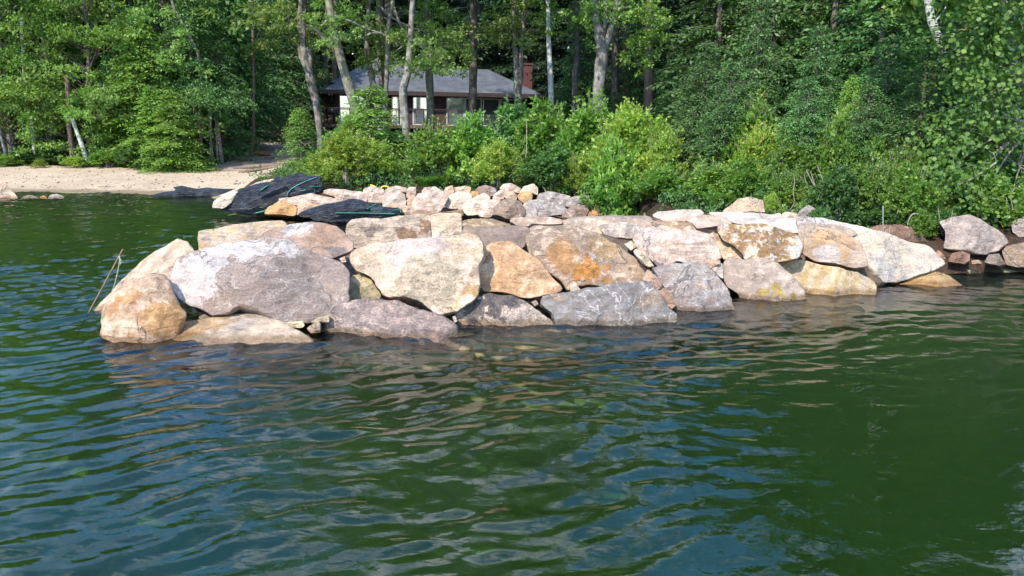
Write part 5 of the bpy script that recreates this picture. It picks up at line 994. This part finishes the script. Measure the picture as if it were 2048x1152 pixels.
def cover():
    """low plants and seedlings nobody could count, under and between the bushes"""
    r = np.random.default_rng(19); L_ = []
    for _ in range(1500):
        x = r.uniform(-8.5, 14); s0 = float(shore_y(x)); y = s0 + (.75 if x < 2.6 else .8) + abs(r.normal()) * 3.0
        if x < -6.2 and y > 20.4: continue
        s = r.uniform(.12, .32); c = np.array([x, y, float(ground_z(x, y)) + s * .5]); L_.append(clump_leaves(r, c, np.array([s * 1.2, s * 1.2, s]), 42, .062, hang=-.3))
    for _ in range(700):
        x = r.uniform(-22, -8); y = r.uniform(26.4, 31)
        if abs(x - path_x(y)) < 1.3: continue
        s = r.uniform(.12, .35); c = np.array([x, y, float(ground_z(x, y)) + s * .5]); L_.append(clump_leaves(r, c, np.array([s * 1.2, s * 1.2, s]), 34, .075, hang=-.3))
    V, F = join_leaves(L_); tag(mesh('ground_cover', V, F, M_dgr, None, False), 'low leafy undergrowth covering the ground between bushes and trees', 'undergrowth', kind='stuff')
cover()

def pebbles():
    """pebbles, cones and dead leaves strewn over the sand"""
    r = np.random.default_rng(23); n = 900; x = r.uniform(-21, -7.2, n); y = shore_y(x) + .25 + r.uniform(0, 1, n) ** 1.4 * 4.4; z = ground_z(x, y); s = r.uniform(.010, .035, n) * np.where(r.uniform(size=n) < .06, 2.2, 1)
    o = np.array([[1, 0, 0], [0, 1, 0], [-1, 0, 0], [0, -1, 0], [0, 0, .6], [0, 0, -.6]]); V = (o[None] * s[:, None, None] * r.uniform(.6, 1.3, (n, 6, 1))) + np.stack([x, y, z + .004], 1)[:, None]
    f = np.array([[0, 1, 4], [1, 2, 4], [2, 3, 4], [3, 0, 4], [1, 0, 5], [2, 1, 5], [3, 2, 5], [0, 3, 5]]); F = (np.arange(n)[:, None, None] * 6 + f[None]).reshape(-1, 3)
    tag(mesh('pebbles', V.reshape(-1, 3), F, barkmat('pebble_mix', (.12, .09, .07), (.30, .25, .2)), None, False), 'scattered pebbles and dead leaves on the sand', 'pebbles', kind='stuff')
pebbles()
# ---------------------------------------------------------------- cabin
HA = atY(636, 178, 45.0); HB = atY(1086, 191, 47.5)
hu = (HB - HA) * [1, 1, 0]; HL = np.linalg.norm(hu); hu /= HL; hv = np.array([-hu[1], hu[0], 0.])
EZ = (HA[2] + HB[2]) / 2; HO = np.array([HA[0], HA[1], 0.])
def H(s, t, z): return HO + hu * s + hv * t + np.array([0, 0, z])
def hs(px, py, inset=.7):
    """photo pixel -> (along, height) on the wall plane"""
    p0 = H(0, inset, 0); d = ray(px, py); C0 = np.array([0, 0, CAMH]); t = np.dot(p0 - C0, hv) / np.dot(d, hv); q = C0 + d * t; return np.dot(q - HO, hu), q[2]
class MB:
    def __init__(s): s.V = []; s.F = []
    def box(s, s0, s1, t0, t1, z0, z1):
        o = len(s.V); s.V += [H(a, b, c) for c in (z0, z1) for (a, b) in ((s0, t0), (s1, t0), (s1, t1), (s0, t1))]
        s.F += [tuple(o + i for i in f) for f in ((0, 3, 2, 1), (4, 5, 6, 7), (0, 1, 5, 4), (1, 2, 6, 5), (2, 3, 7, 6), (3, 0, 4, 7))]; return s
    def poly(s, pts, faces): o = len(s.V); s.V += list(pts); s.F += [tuple(o + i for i in f) for f in faces]; return s
    def build(s, name, mat, parent, sub_=None):
        base = np.array(root_.location); ob = mesh(name, np.array(s.V) - base, s.F, mat, parent, False)
        return ob
root_ = empty('cabin', H(HL / 2, 4, .9), label='dark brown single-storey cabin with grey hipped roof and red chimney behind the trees', cat='cabin')
# siding: boards come from a real lapped profile
k = NB('dark_siding'); v = k.tc.outputs['Object']; col = k.mix(k.ramp(k.noise(v, 3, 4), .3, .7), (.06, .038, .036), (.09, .058, .054)); M_side = k.done(k.bsdf(col, .75, None, .2))
k = NB('grey_shingles'); v = k.tc.outputs['Object']; n1 = k.noise(k.mapping(v, (1, 1, .35)), 1.2, 5, .6); n2 = k.noise(v, 14, 3)
col = k.mix(k.ramp(n1, .42, .62), (.085, .092, .10), (.12, .13, .14)); col = k.mix(k.ramp(k.noise(k.mapping(v, (2.4, 2.4, .22)), 1.7, 4, .6), .55, .68, 0, .7), col, (.06, .058, .062)); col = k.mix(1.0, col, k.mix(k.ramp(n2, .3, .7), (.85,) * 3, (1.12,) * 3), 'MULTIPLY')
M_shing = k.done(k.bsdf(col, .7, k.bump(n2, .4, .02), .3))
M_trim = plain('brown_trim', (.055, .035, .03), .5); M_white = plain('white_frame', (.62, .62, .60), .5); M_dark = plain('dark_room', (.02, .02, .022), .7)
k = NB('sky_tinted_glass'); M_glass = k.done(k.bsdf((.40, .48, .58), .05, None, 1.0, .7))  # bluish half-metal base puts bright sky reflection into the pane colour
k = NB('window_glass_dark'); M_glass2 = k.done(k.bsdf((.06, .065, .07), .05, None, .9, .0))
k = NB('brick'); v = k.tc.outputs['Object']; br_ = k.n.new('ShaderNodeTexBrick'); k.sock(br_, 0, k.mapping(v, rot=(math.pi / 2, 0, 0))); br_.inputs['Scale'].default_value = 3.2
br_.inputs['Color1'].default_value = (.12, .045, .038, 1); br_.inputs['Color2'].default_value = (.10, .036, .031, 1); br_.inputs['Mortar'].default_value = (.20, .10, .085, 1); br_.inputs['Mortar Size'].default_value = .012
M_brick = k.done(k.bsdf(br_.outputs[0], .85, None, .2))
zf = 1.72; fl = zf
m = MB(); nb_ = 14
for i in range(nb_):
    z0 = .7 + (EZ - .7) * i / nb_; z1 = .7 + (EZ - .7) * (i + 1) / nb_; m.box(.9, HL - 1.0, .70 + .012 * (i % 2), 6.6, z0, z1 - .002)
m.build('wall', M_side, root_)
# roof: hipped, with a taller pyramid at the left
dpt = 7.4; rs0, rz0 = hs(870, 148, 3.7); rs1, _ = hs(976, 150, 3.7); ridge = EZ + 1.55; ov = 0.0
ps, pz = hs(775, 128, 3.7); pz = EZ + 2.35
m = MB(); A_, B_, C_, D_ = H(0, 0, EZ), H(HL, 0, EZ), H(HL, dpt, EZ), H(0, dpt, EZ); r0 = H(ps - .6, dpt / 2, ridge); r1 = H(rs1, dpt / 2, ridge)
m.poly([A_, B_, C_, D_, r0, r1], [(0, 1, 5, 4), (1, 2, 5), (2, 3, 4, 5), (3, 0, 4), (0, 3, 2, 1)])
w_ = 3.4; m.poly([H(ps - w_, dpt / 2 - 2.6, EZ + .45), H(ps + w_, dpt / 2 - 2.6, EZ + .45), H(ps + w_, dpt / 2 + 2.6, EZ + .45), H(ps - w_, dpt / 2 + 2.6, EZ + .45), H(ps, dpt / 2, pz)], [(0, 1, 4), (1, 2, 4), (2, 3, 4), (3, 0, 4), (0, 3, 2, 1)])
roof = m.build('roof', M_shing, root_)
m = MB(); m.box(-.03, HL + .03, -.06, -.004, EZ - .20, EZ + .03).box(-.05, -.004, 0, dpt, EZ - .20, EZ + .03).box(HL + .004, HL + .05, 0, dpt, EZ - .20, EZ + .03).box(0.0, HL, 0.0, .69, EZ - .10, EZ - .02); m.build('fascia', M_trim, root_)
s0, _ = hs(1048, 180, 2.5); s1, _ = hs(1064, 180, 2.5); _, zc = hs(1056, 126, 2.5)
m = MB().box(s0, s1, 2.5, 3.1, EZ, zc - .12); ch = m.build('chimney', M_brick, root_); MB().box(s0 - .05, s1 + .05, 2.45, 3.15, zc - .118, zc).build('chimney_cap', M_brick, ch)
# windows and glass doors
wins = [((678, 187), (757, 250), 2, M_glass), ((783, 189), (803, 250), 1, M_glass), ((825, 189), (856, 246), 1, M_glass), ((893, 194), (929, 250), 1, M_glass), ((930, 195), (963, 250), 1, M_glass2), ((966, 197), (999, 248), 1, M_glass2), ((1001, 198), (1030, 246), 1, M_glass2)]
for (a, b_, n_, gm) in wins:
    sa, za = hs(*a, .66); sb, zb_ = hs(*b_, .66); zt = min(za, EZ - .24); z0 = fl; t0 = .655
    m = MB(); fw = .06
    m.box(sa, sb, t0, .70, zt - fw, zt).box(sa, sb, t0, .70, z0, z0 + fw)
    for i in range(n_ + 1):
        q = sa + (sb - sa - fw) * i / n_; m.box(q, q + fw, t0 - .003, .697, z0 + fw, zt - fw)
    w = m.build('glass_door' if n_ == 2 or a[0] > 780 else 'window', M_white, root_)
    MB().box(sa + fw, sb - fw, t0 + .02, t0 + .035, z0 + fw, zt - fw).build('pane', gm, w)
# deck, railing, lights
MB().box(.3, HL - .8, -1.1, .64, fl - .16, fl - .01).build('deck', plain('deck_boards', (.13, .085, .065), .8), root_)
m = MB(); m.box(.3, HL - .8, -1.09, -1.04, fl + .86, fl + .91); sp = 1.35; q = .32
while q < HL - .8: m.box(q, q + .05, -1.085, -1.045, fl, fl + .86); q += sp
q = .32
while q < HL - .8: m.box(q, q + .010, -1.07, -1.060, fl + .09, fl + .80); q += .2
m.box(.3, HL - .8, -1.075, -1.055, fl + .80, fl + .82).box(.3, HL - .8, -1.075, -1.055, fl + .07, fl + .09); m.build('railing', M_trim, root_)
m = MB(); q = .5
while q < HL - 1: m.box(q, q + .14, -1.0, -.86, .6, fl - .162); q += 2.4
m.build('deck_post', M_trim, root_)
for px in (658, 664):
    s_, z_ = hs(px, 189); MB().box(s_ - .045, s_ + .045, .60, .695, z_ - .04, z_ + .05).build('flood_light', M_white, root_)
# deck chairs and grill on the deck
def deck_chair(px, label, sc=1.0):
    s_, _ = hs(px, 240, -.2); o = H(s_, -.2, fl - .01); c = empty('deck_chair', o, label=label, cat='chair', group='folding chairs on the cabin deck'); mt = plain('chair_fabric', (.07, .08, .09), .8); mf = plain('chair_tube', (.35, .35, .36), .4, metal=.6)
    def bx(name, L_, mat_):
        V, F = [], []
        for (x0, x1, y0, y1, z0, z1) in L_:
            k0 = len(V); V += [(x, y, z) for z in (z0, z1) for (x, y) in ((x0, y0), (x1, y0), (x1, y1), (x0, y1))]; F += [tuple(k0 + i for i in f) for f in ((0, 3, 2, 1), (4, 5, 6, 7), (0, 1, 5, 4), (1, 2, 6, 5), (2, 3, 7, 6), (3, 0, 4, 7))]
        mesh(name, np.array(V), F, mat_, c, False)
    bx('seat', [(-.25, .25, -.22, .24, .42, .45)], mt); bx('backrest', [(-.25, .25, .24, .27, .47, .95)], mt); bx('armrest', [(-.30, -.26, -.2, .24, .62, .64)], mf); bx('armrest', [(.26, .30, -.2, .24, .62, .64)], mf)
    for x in (-.28, .26):
        for y in (-.2, .23): bx('leg', [(x, x + .02, y, y + .02, .005, .62)], mf)
deck_chair(839, 'folding deck chair in front of the cabin\'s brightest window'); deck_chair(905, 'folding deck chair in front of the wide glass pane beside the dark pine trunk')
s_, _ = hs(667, 240, -.2); o = H(s_, -.2, fl - .01); gr_ = empty('barbecue_grill', o, label='small dark barbecue grill at the left end of the deck', cat='grill')
V, F = tubes([([(0, 0, .55), (0, 0, .62), (0, 0, .75), (0, 0, .88), (0, 0, .93)], [.12, .24, .28, .2, .03])], 16, 1, 0); mesh('lid', V, F, plain('grill_black', (.03, .03, .03), .3), gr_)
for a in (0, 2.1, 4.2): V, F = tubes([([(.2 * math.cos(a), .2 * math.sin(a), .01), (.08 * math.cos(a), .08 * math.sin(a), .58)], [.012, .012])], 6, 1, 0); mesh('leg', V, F, M_trim, gr_)

# ---------------------------------------------------------------- things on the shore
# black curtains with green edging
k = NB('black_fabric'); v = k.tc.outputs['Object']; n1 = k.noise(v, 5, 5, .6); w1 = k.noise(k.mapping(v, (1.2, 5, 5), (0, .4, 0)), 3.5, 6, .6, 1.4)
M_fab = k.done(k.bsdf(k.mix(k.ramp(n1, .4, .7), (.045, .050, .062), (.10, .11, .135)), .38, k.bump(k.math('ADD', n1, k.math('MULTIPLY', w1, 2.5)), 1.0, .12), .5))
M_gr = plain('green_edging', (.03, .20, .12), .4, var=.1); M_yl = plain('yellow_float', (.62, .50, .07), .5, var=.1); M_tl = plain('teal_rope', (.10, .33, .30), .5)
from mathutils.bvhtree import BVHTree
def strip(name, spec, Y, wpx, mat, parent, bvh=None):
    pts = P(spec); p3 = [atY(a, b, Y) for a, b in pts]
    if bvh:      # lay the strip on the cloth itself
        q3 = []
        for (a0, b0), (a1, b1) in zip(pts[:-1], pts[1:]):
            for t_ in (0, .25, .5, .75): q3.append((a0 + (a1 - a0) * t_, b0 + (b1 - b0) * t_))
        q3.append(pts[-1]); p3 = []
        for a_, b_ in q3:
            d = ray(a_, b_); h_ = bvh.ray_cast(Vector((0, 0, CAMH)), Vector(d).normalized())
            if h_[0] is not None: p3.append(np.array(h_[0]) - d * .012)
        if len(p3) < 3: p3 = [atY(a, b, Y) for a, b in pts]
    b = np.array(parent.location) if parent else p3[0]; L_, rr = smoothline([q - b for q in p3], [wpx / FPX * Y * .5] * len(p3), 3); v_, f_ = tube_v(L_, rr, 8, 1, .02)
    return mesh(name, v_, f_, mat, parent, True, None if parent else b)
def curtain(spec, Y, label, seed, th, strips, rd):
    t = empty('turbidity_curtain', atY(*np.mean(P(spec), 0), Y), label=label, cat='tarp', group='black curtains with green edging')
    fb = stone('fabric', P(spec), M_fab, None, None, Y0=Y, lean=32, thick=th, front=.24 if th < .55 else .08, seed=seed, res=(200, 90), rough=.010, facets=0, lumps=.05, ridge=.10, ridge_f=8, ridge_dir=rd, box=.95, parent=t)
    vs = [Vector(v.co) + Vector(fb.location) + Vector(t.location) for v in fb.data.vertices]; bt = BVHTree.FromPolygons(vs, [tuple(p.vertices) for p in fb.data.polygons])
    for sp_, w_, dy, mt in strips: strip('edging', sp_, Y - dy, w_, mt, t, bt)
curtain('5: 213,395 225,430 300,440 450,458 560,462 660,440 760,370 830,328 900,326 1010,292 1150,272 1172,190 1150,128 1040,130 1000,112 940,80 900,98 800,150 740,125 700,190 640,190 400,250 260,340', 17.5, 'larger heap of black fabric with bright green edging draped over the riprap', 401, .5,
        [('5: 850,325 850,285 880,240 950,195 1040,155 1135,118', 1.4, .34, M_tl), ('5: 545,468 610,455 670,425', 2.4, .28, M_gr), ('5: 1075,208 1120,210 1172,208', 2.0, .20, M_gr), ('5: 980,248 1010,248 1030,240', 1.2, .22, M_tl), ('5: 1020,275 1080,282 1120,265 1110,230', 1.0, .20, M_tl), ('5: 585,250 610,235 640,212 665,200', 1.7, .30, M_gr)], (.85, .5))
curtain('5: 985,480 1000,510 1100,505 1130,535 1300,545 1480,545 1700,525 1975,498 1965,430 1880,425 1800,420 1765,375 1600,372 1520,350 1450,352 1350,390 1150,415 1020,450', 16.9, 'lower, flatter heap of black fabric with green edging lying in the water', 402, .5,
        [('5: 1320,468 1500,468 1700,472 1960,478', 2.0, .28, M_gr), ('5: 1630,428 1690,395 1752,365', 2.0, .26, M_gr), ('5: 1870,442 1955,438 1965,480', 2.1, .26, M_gr)], (1, .1))
curtain('7: 1290,690 1400,650 1530,628 1640,610 1620,580 1700,570 1850,585 1950,570 2100,590 2240,595 2150,640 2050,660 1900,668 1700,672 1500,690', 21.6, 'flat crumpled black fabric at the water\'s edge of the beach, without green edging', 403, .6, [], (1, .05))
for sp_, Y, lb, mt in (('a: 0,125 20,90 60,75 105,85 118,115', 18.1, 'short looped yellow float line on the riprap crest', M_yl), ('5: 1660,195 1700,205 1740,235', 18.0, 'yellow float end left of a teal rope knot on the riprap', M_yl), ('5: 375,262 400,235 440,225', 18.3, 'small yellow float tip at the left end of the large black heap', M_yl)):
    o = strip('float_line', sp_, Y, 3.0 if '375' not in sp_ else 6, mt, None); tag(o, lb, 'float', 'yellow floats on the riprap')
tag(strip('rope', '5: 1735,225 1750,235 1760,250', 17.95, 2.5, M_tl, None), 'teal rope knot between the yellow floats', 'rope')
# wooden stakes with string
def rod(name, a, b_, Ya, Yb, rpx, mat, label, cat, z0=None, group=None):
    p, q = atY(*a, Ya), atY(*b_, Yb)
    if z0 is not None: p = onZ(*a, z0)
    d = p - q; p2 = p + d / np.linalg.norm(d) * .35
    n_ = 8; L_ = [p2 + (q - p2) * i / n_ for i in range(n_ + 1)]; v_, f_ = tube_v(np.array(L_) - p, [rpx / FPX * Ya] * (n_ + 1), 7, 3, .06)
    return tag(mesh(name, v_, f_, mat, None, True, p), label, cat, group)
M_stake = barkmat('stake_wood', (.22, .13, .08), (.33, .22, .14)); M_str = plain('string', (.55, .47, .33), .8)
st = rod('wooden_stake', (180, 621), (246, 498), 8.9, 8.9, 1.5, M_stake, 'thin dark wooden stake leaning right out of the water at the left end', 'stake', None)
rp = [(200, 606, .7), (222, 590, .8), (232, 560, .8), (238, 530, .8), (240, 512, .8), (236, 514, .8), (243, 520, .8), (240, 530, .7)]
b = atY(200, 606, 8.85); v_, f_ = tubes([smoothline([atY(a[0], a[1], 8.85) - b for a in rp], [a[2] / FPX * 8.85 * .9 for a in rp], 4)], 6, 1)
tag(mesh('string', v_, f_, M_str, None, True, b), 'pale string tied to the top of the wooden stake and hanging to the water', 'string')
M_rod = plain('grey_metal_rod', (.34, .33, .32), .45, metal=.5)
rod('metal_rod', (1766, 475), (1766, 411), 12.3, 12.3, 1.1, M_rod, 'taller straight metal rod behind the great white slab', 'rod', None, 'rods standing behind the great white slab')
rod('metal_rod', (1778, 477), (1780, 450), 12.3, 12.3, 1.0, M_rod, 'short rod right beside the taller metal one', 'rod', None, 'rods standing behind the great white slab')
# red float hanging in the bushes
c = atY(1051, 336, 19.0); t = empty('red_float', c, label='small red float hanging among the bushes right of the centre', cat='float')
V, F = tubes([([(0, 0, -.13), (0, 0, -.11), (.01, 0, -.05), (.01, 0, .02), (0, 0, .08), (0, 0, .10)], [.015, .06, .09, .095, .05, .01])], 14, 1, .0); mesh('body', V, F, plain('faded_red', (.42, .06, .05), .5), t)
V, F = tubes([([(0, 0, .09), (0, 0, .22)], [.012, .012])], 6, 1, 0); mesh('cap', V, F, M_trim, t); V, F = tubes([([(0, 0, .2), (.02, .05, .6), (0, .1, 1.1)], [.005, .005, .004])], 5, 1, 0); mesh('cord', V, F, M_str, t)
# clothes line between the thin trees beside the path
v_, f_ = tubes([smoothline([atY(478, 265, 31) - atY(478, 265, 31), atY(490, 266, 31) - atY(478, 265, 31), atY(508, 264, 31) - atY(478, 265, 31)], [.012] * 3, 4), smoothline([[0, 0, 0], atY(480, 315, 31) - atY(478, 265, 31)], [.02, .025], 4)], 6, 1)
tag(mesh('wooden_rail', v_, f_, M_bk, None, True, atY(478, 265, 31)), 'thin rail on a post beside the slim trunk at the path', 'rail')
# stones and log edges by the path
for sp_, Y, lb in (('c: 80,490 110,400 160,420 150,470', 29.5, 'dark grey stone left of the path, farthest left'), ('c: 150,420 190,395 240,430 210,450', 30, 'pale stone behind others left of the path'), ('c: 155,450 200,440 265,480 290,510 200,505', 29.2, 'long pale grey stone left of the path'),
                   ('c: 100,590 115,550 165,550 190,580', 26.6, 'small pinkish stone on the sand by the bundle of trunks'), ('c: 300,420 350,405 370,440 320,460', 31, 'grey stone at the foot of the slim trunk, left'), ('c: 395,460 410,435 440,450 430,475', 30.5, 'small grey stone right of the slim trunk foot'), ('c: 290,500 340,480 400,490 380,515', 29.8, 'flat grey stone at the path edge')):
    stone('path_stone', P(sp_), rockmat('pathstone', (.30, .28, .27), (.38, .35, .33), None, None, None, (), .5), lb, 'stone', 'stones beside the path', Y0=Y, lean=25, front=.3, seed=hash_(lb), facets=2, res=(40, 22), thick=.4)
for i, (a, b_, Y) in enumerate((((505, 329), (572, 333), 28.9), ((462, 348), (560, 350), 26.7), ((530, 321), (572, 322), 30.6), ((478, 357), (556, 362), 25.7), ((520, 325), (568, 327), 29.8))):
    p, q = atY(a[0], a[1], Y), atY(b_[0], b_[1], Y); p[2] = float(ground_z(p[0], Y)) + .01; q[2] = float(ground_z(q[0], Y)) + .01
    pts = [p + (q - p) * j / 6 for j in range(7)]; v_, f_ = tube_v(np.array(pts) - p, [.05] * 7, 8, i, .08)
    tag(mesh('step_log', v_, f_, M_bkr, None, True, p), ['log step across the path, second from the woods', 'log step across the path where it meets the sand', 'log step across the path nearest the woods', 'lowest weathered log on the sand below the path', 'log step across the path, third from the woods'][i], 'log', 'log steps of the path')
p = onZ(195, 366, .22); v_, f_ = tubes([smoothline([(0, 0, .02), (.25, .02, .05), (.5, 0, .02)], [.012, .012, .006], 4), smoothline([(.2, .02, .04), (.3, .1, .10)], [.008, .004], 3)], 6, 1)
p[2] = float(ground_z(p[0], p[1])); tag(mesh('driftwood_stick', v_, f_, M_twig, None, True, p), 'small driftwood stick lying on the sand of the beach', 'stick')
# orange tarp-like mound of needles by the path
stone('leaf_pile', P('c: 430,330 440,302 480,325 560,345 640,365 700,385 560,385 450,370'), plain('red_leaves', (.42, .17, .06), .9, var=.3), 'long heap of orange-red leaves at the foot of the slim trunk by the path', 'leaves', Y0=32.5, lean=35, front=.15, seed=5, res=(50, 22), thick=.6)
# a few floating leaf specks and sticks
stems('floating_stick', 'dark stick floating just off the right part of the breakwater', 10.0, [[(1742, 612, 1.2), (1752, 611, 1.4), (1762, 612, .8)]], 'stick', M_bkd)
